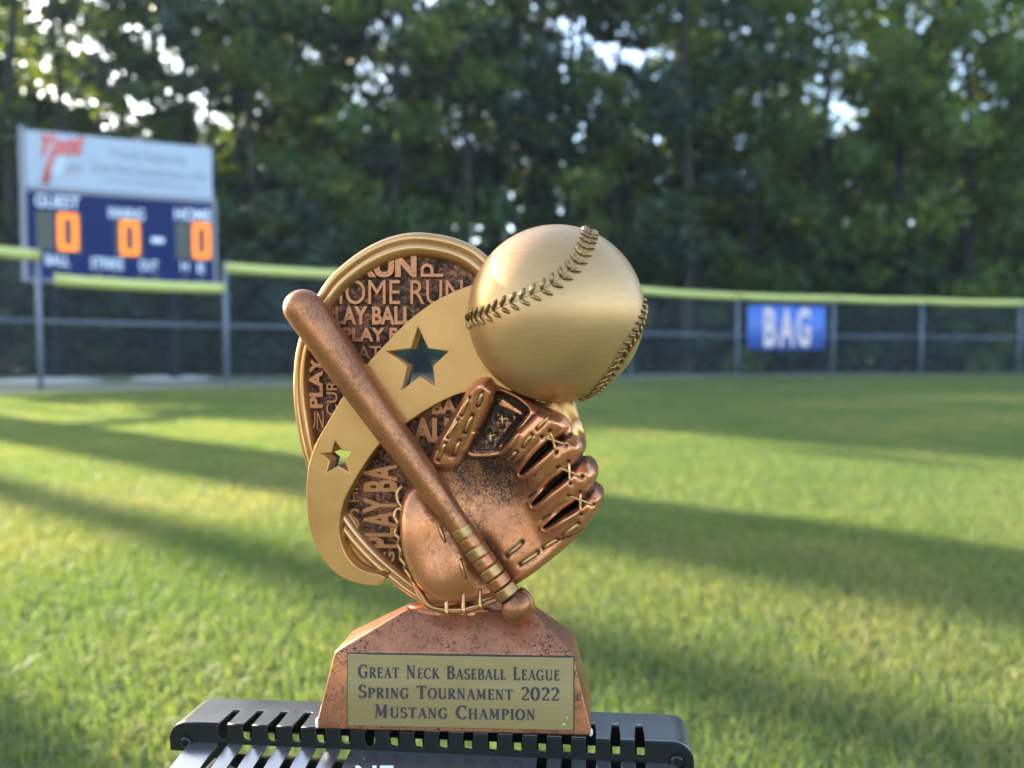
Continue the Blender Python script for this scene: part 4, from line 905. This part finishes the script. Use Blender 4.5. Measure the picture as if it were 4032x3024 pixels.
# sloping slotted apron below the front plate
sl_ = .205; ap0 = zlow + 3 * PX; apL = 420 * PX
def apron():
    xs = [XLf + 92 * PX]; 
    full = []
    for i in range(18): full += [(fx[i][0] , fx[i][1])]
    V = []; Fc = []; sol = []; cols = [(XLf + 90 * PX, True)]
    for i, (a_, b_2) in enumerate(full):
        hole = (i < 6 or i >= 13)
        cols.append((a_, not hole)); cols.append((b_2, True))
    cols.append((XRf - 61 * PX, False)); ys = [0, -14 * PX, -330 * PX, -apL]
    for x, _ in cols:
        for y in ys: V += [(x, y, ap0 + y * sl_), (x, y, ap0 + y * sl_ - 10 * PX)]
    K = len(ys) * 2; vid = lambda j, k, s: j * K + k * 2 + s; solid = {}
    for j in range(len(cols) - 1):
        for k in range(3): solid[(j, k)] = cols[j][1] or k != 1
    # first row of cells right under the plate is open too where there is a slot
    for j in range(len(cols) - 1): solid[(j, 0)] = cols[j][1]
    for (j, k), s in solid.items():
        if not s: continue
        Fc.append((vid(j, k, 0), vid(j, k + 1, 0), vid(j + 1, k + 1, 0), vid(j + 1, k, 0))); Fc.append((vid(j, k, 1), vid(j + 1, k, 1), vid(j + 1, k + 1, 1), vid(j, k + 1, 1)))
        if not solid.get((j - 1, k)): Fc.append((vid(j, k, 0), vid(j, k, 1), vid(j, k + 1, 1), vid(j, k + 1, 0)))
        if not solid.get((j + 1, k)): Fc.append((vid(j + 1, k, 0), vid(j + 1, k + 1, 0), vid(j + 1, k + 1, 1), vid(j + 1, k, 1)))
        if not solid.get((j, k + 1)): Fc.append((vid(j, k + 1, 0), vid(j, k + 1, 1), vid(j + 1, k + 1, 1), vid(j + 1, k + 1, 0)))
    return mesh('slotted_apron', V, Fc, M['black'], bx)
apron()
M['inside'] = plain('black_inside', (.006, .006, .007), .8, spec=.1)
zfl = float(-(FBX.O[2]) / FBX.M[2, 2])
box('body', XLf + 96 * PX, XRf - 64 * PX, -apL + 2 * PX, YB - th - 2 * PX, zfl + .004, ap0 - apL * sl_ - 60 * PX, M['inside'], bx, .003)
# floor seen in the slots
for k, (u, v) in enumerate(((733.6, 2922), (2665, 2997))):
    c = bl_(u, v, 0); V, Fc = tube_vf([(c[0], -.0002, c[2]), (c[0], .002, c[2])], 32 * PX, 28); r0 = mesh('screw_recess', V, Fc, M['inside'], front, True)
    hd = tube_vf([(c[0], -.00022, c[2]), (c[0], -.0007, c[2]), (c[0], -.00095, c[2])], [25 * PX, 24 * PX, 15 * PX], 28); sc_ = mesh('screw', *hd, M['screw'], front, True)
    for an in (20, 110):
        dx, dz = math.cos(R(an)) * 13 * PX, math.sin(R(an)) * 13 * PX; nx_, nz_ = -dz * .22, dx * .22
        mesh('screw_slot', [(c[0] - dx - nx_, -.00097 - an * 1e-7, c[2] - dz - nz_), (c[0] + dx - nx_, -.00097 - an * 1e-7, c[2] + dz - nz_), (c[0] + dx + nx_, -.00097 - an * 1e-7, c[2] + dz + nz_), (c[0] - dx + nx_, -.00097 - an * 1e-7, c[2] - dz + nz_)], [(0, 1, 2, 3)], M['inside'], sc_)
# white print on the apron, just entering the picture
me = text_mesh('NE', .5, .02); c = getco(me); mn = c.min(0); mx = c.max(0); t = (c - mn) / (mx - mn)
def on_apron(u, v):
    r = ray(u, v) @ FBX.M; nrm = np.array([0, -sl_, 1.0]); p0_ = np.array([0, 0, ap0 + .0003]); tt = ((p0_ - FBX.c) @ nrm) / (r @ nrm); return FBX.c + r * tt[..., None]
P = on_apron(1400 + t[:, 0] * 150, 3016 + (1 - t[:, 1]) * 70); P[:, 2] += t[:, 2] * .0002; setco(me, P); link('print', me, M['white_ink'], bx)

# ================================================================== HAZE
hm = bpy.data.materials.new('evening_haze'); hm.use_nodes = True; hn = hm.node_tree; hn.nodes.clear()
pv = hn.nodes.new('ShaderNodeVolumePrincipled'); pv.inputs['Color'].default_value = (.72, .86, 1, 1); pv.inputs['Density'].default_value = .0006; pv.inputs['Anisotropy'].default_value = .1
ho = hn.nodes.new('ShaderNodeOutputMaterial'); hn.links.new(pv.outputs[0], ho.inputs['Volume'])
V, Fc = box_vf(-405, 405, -405, 405, -1, 34); hz = mesh('haze', V, Fc, hm); hz['kind'] = 'stuff'
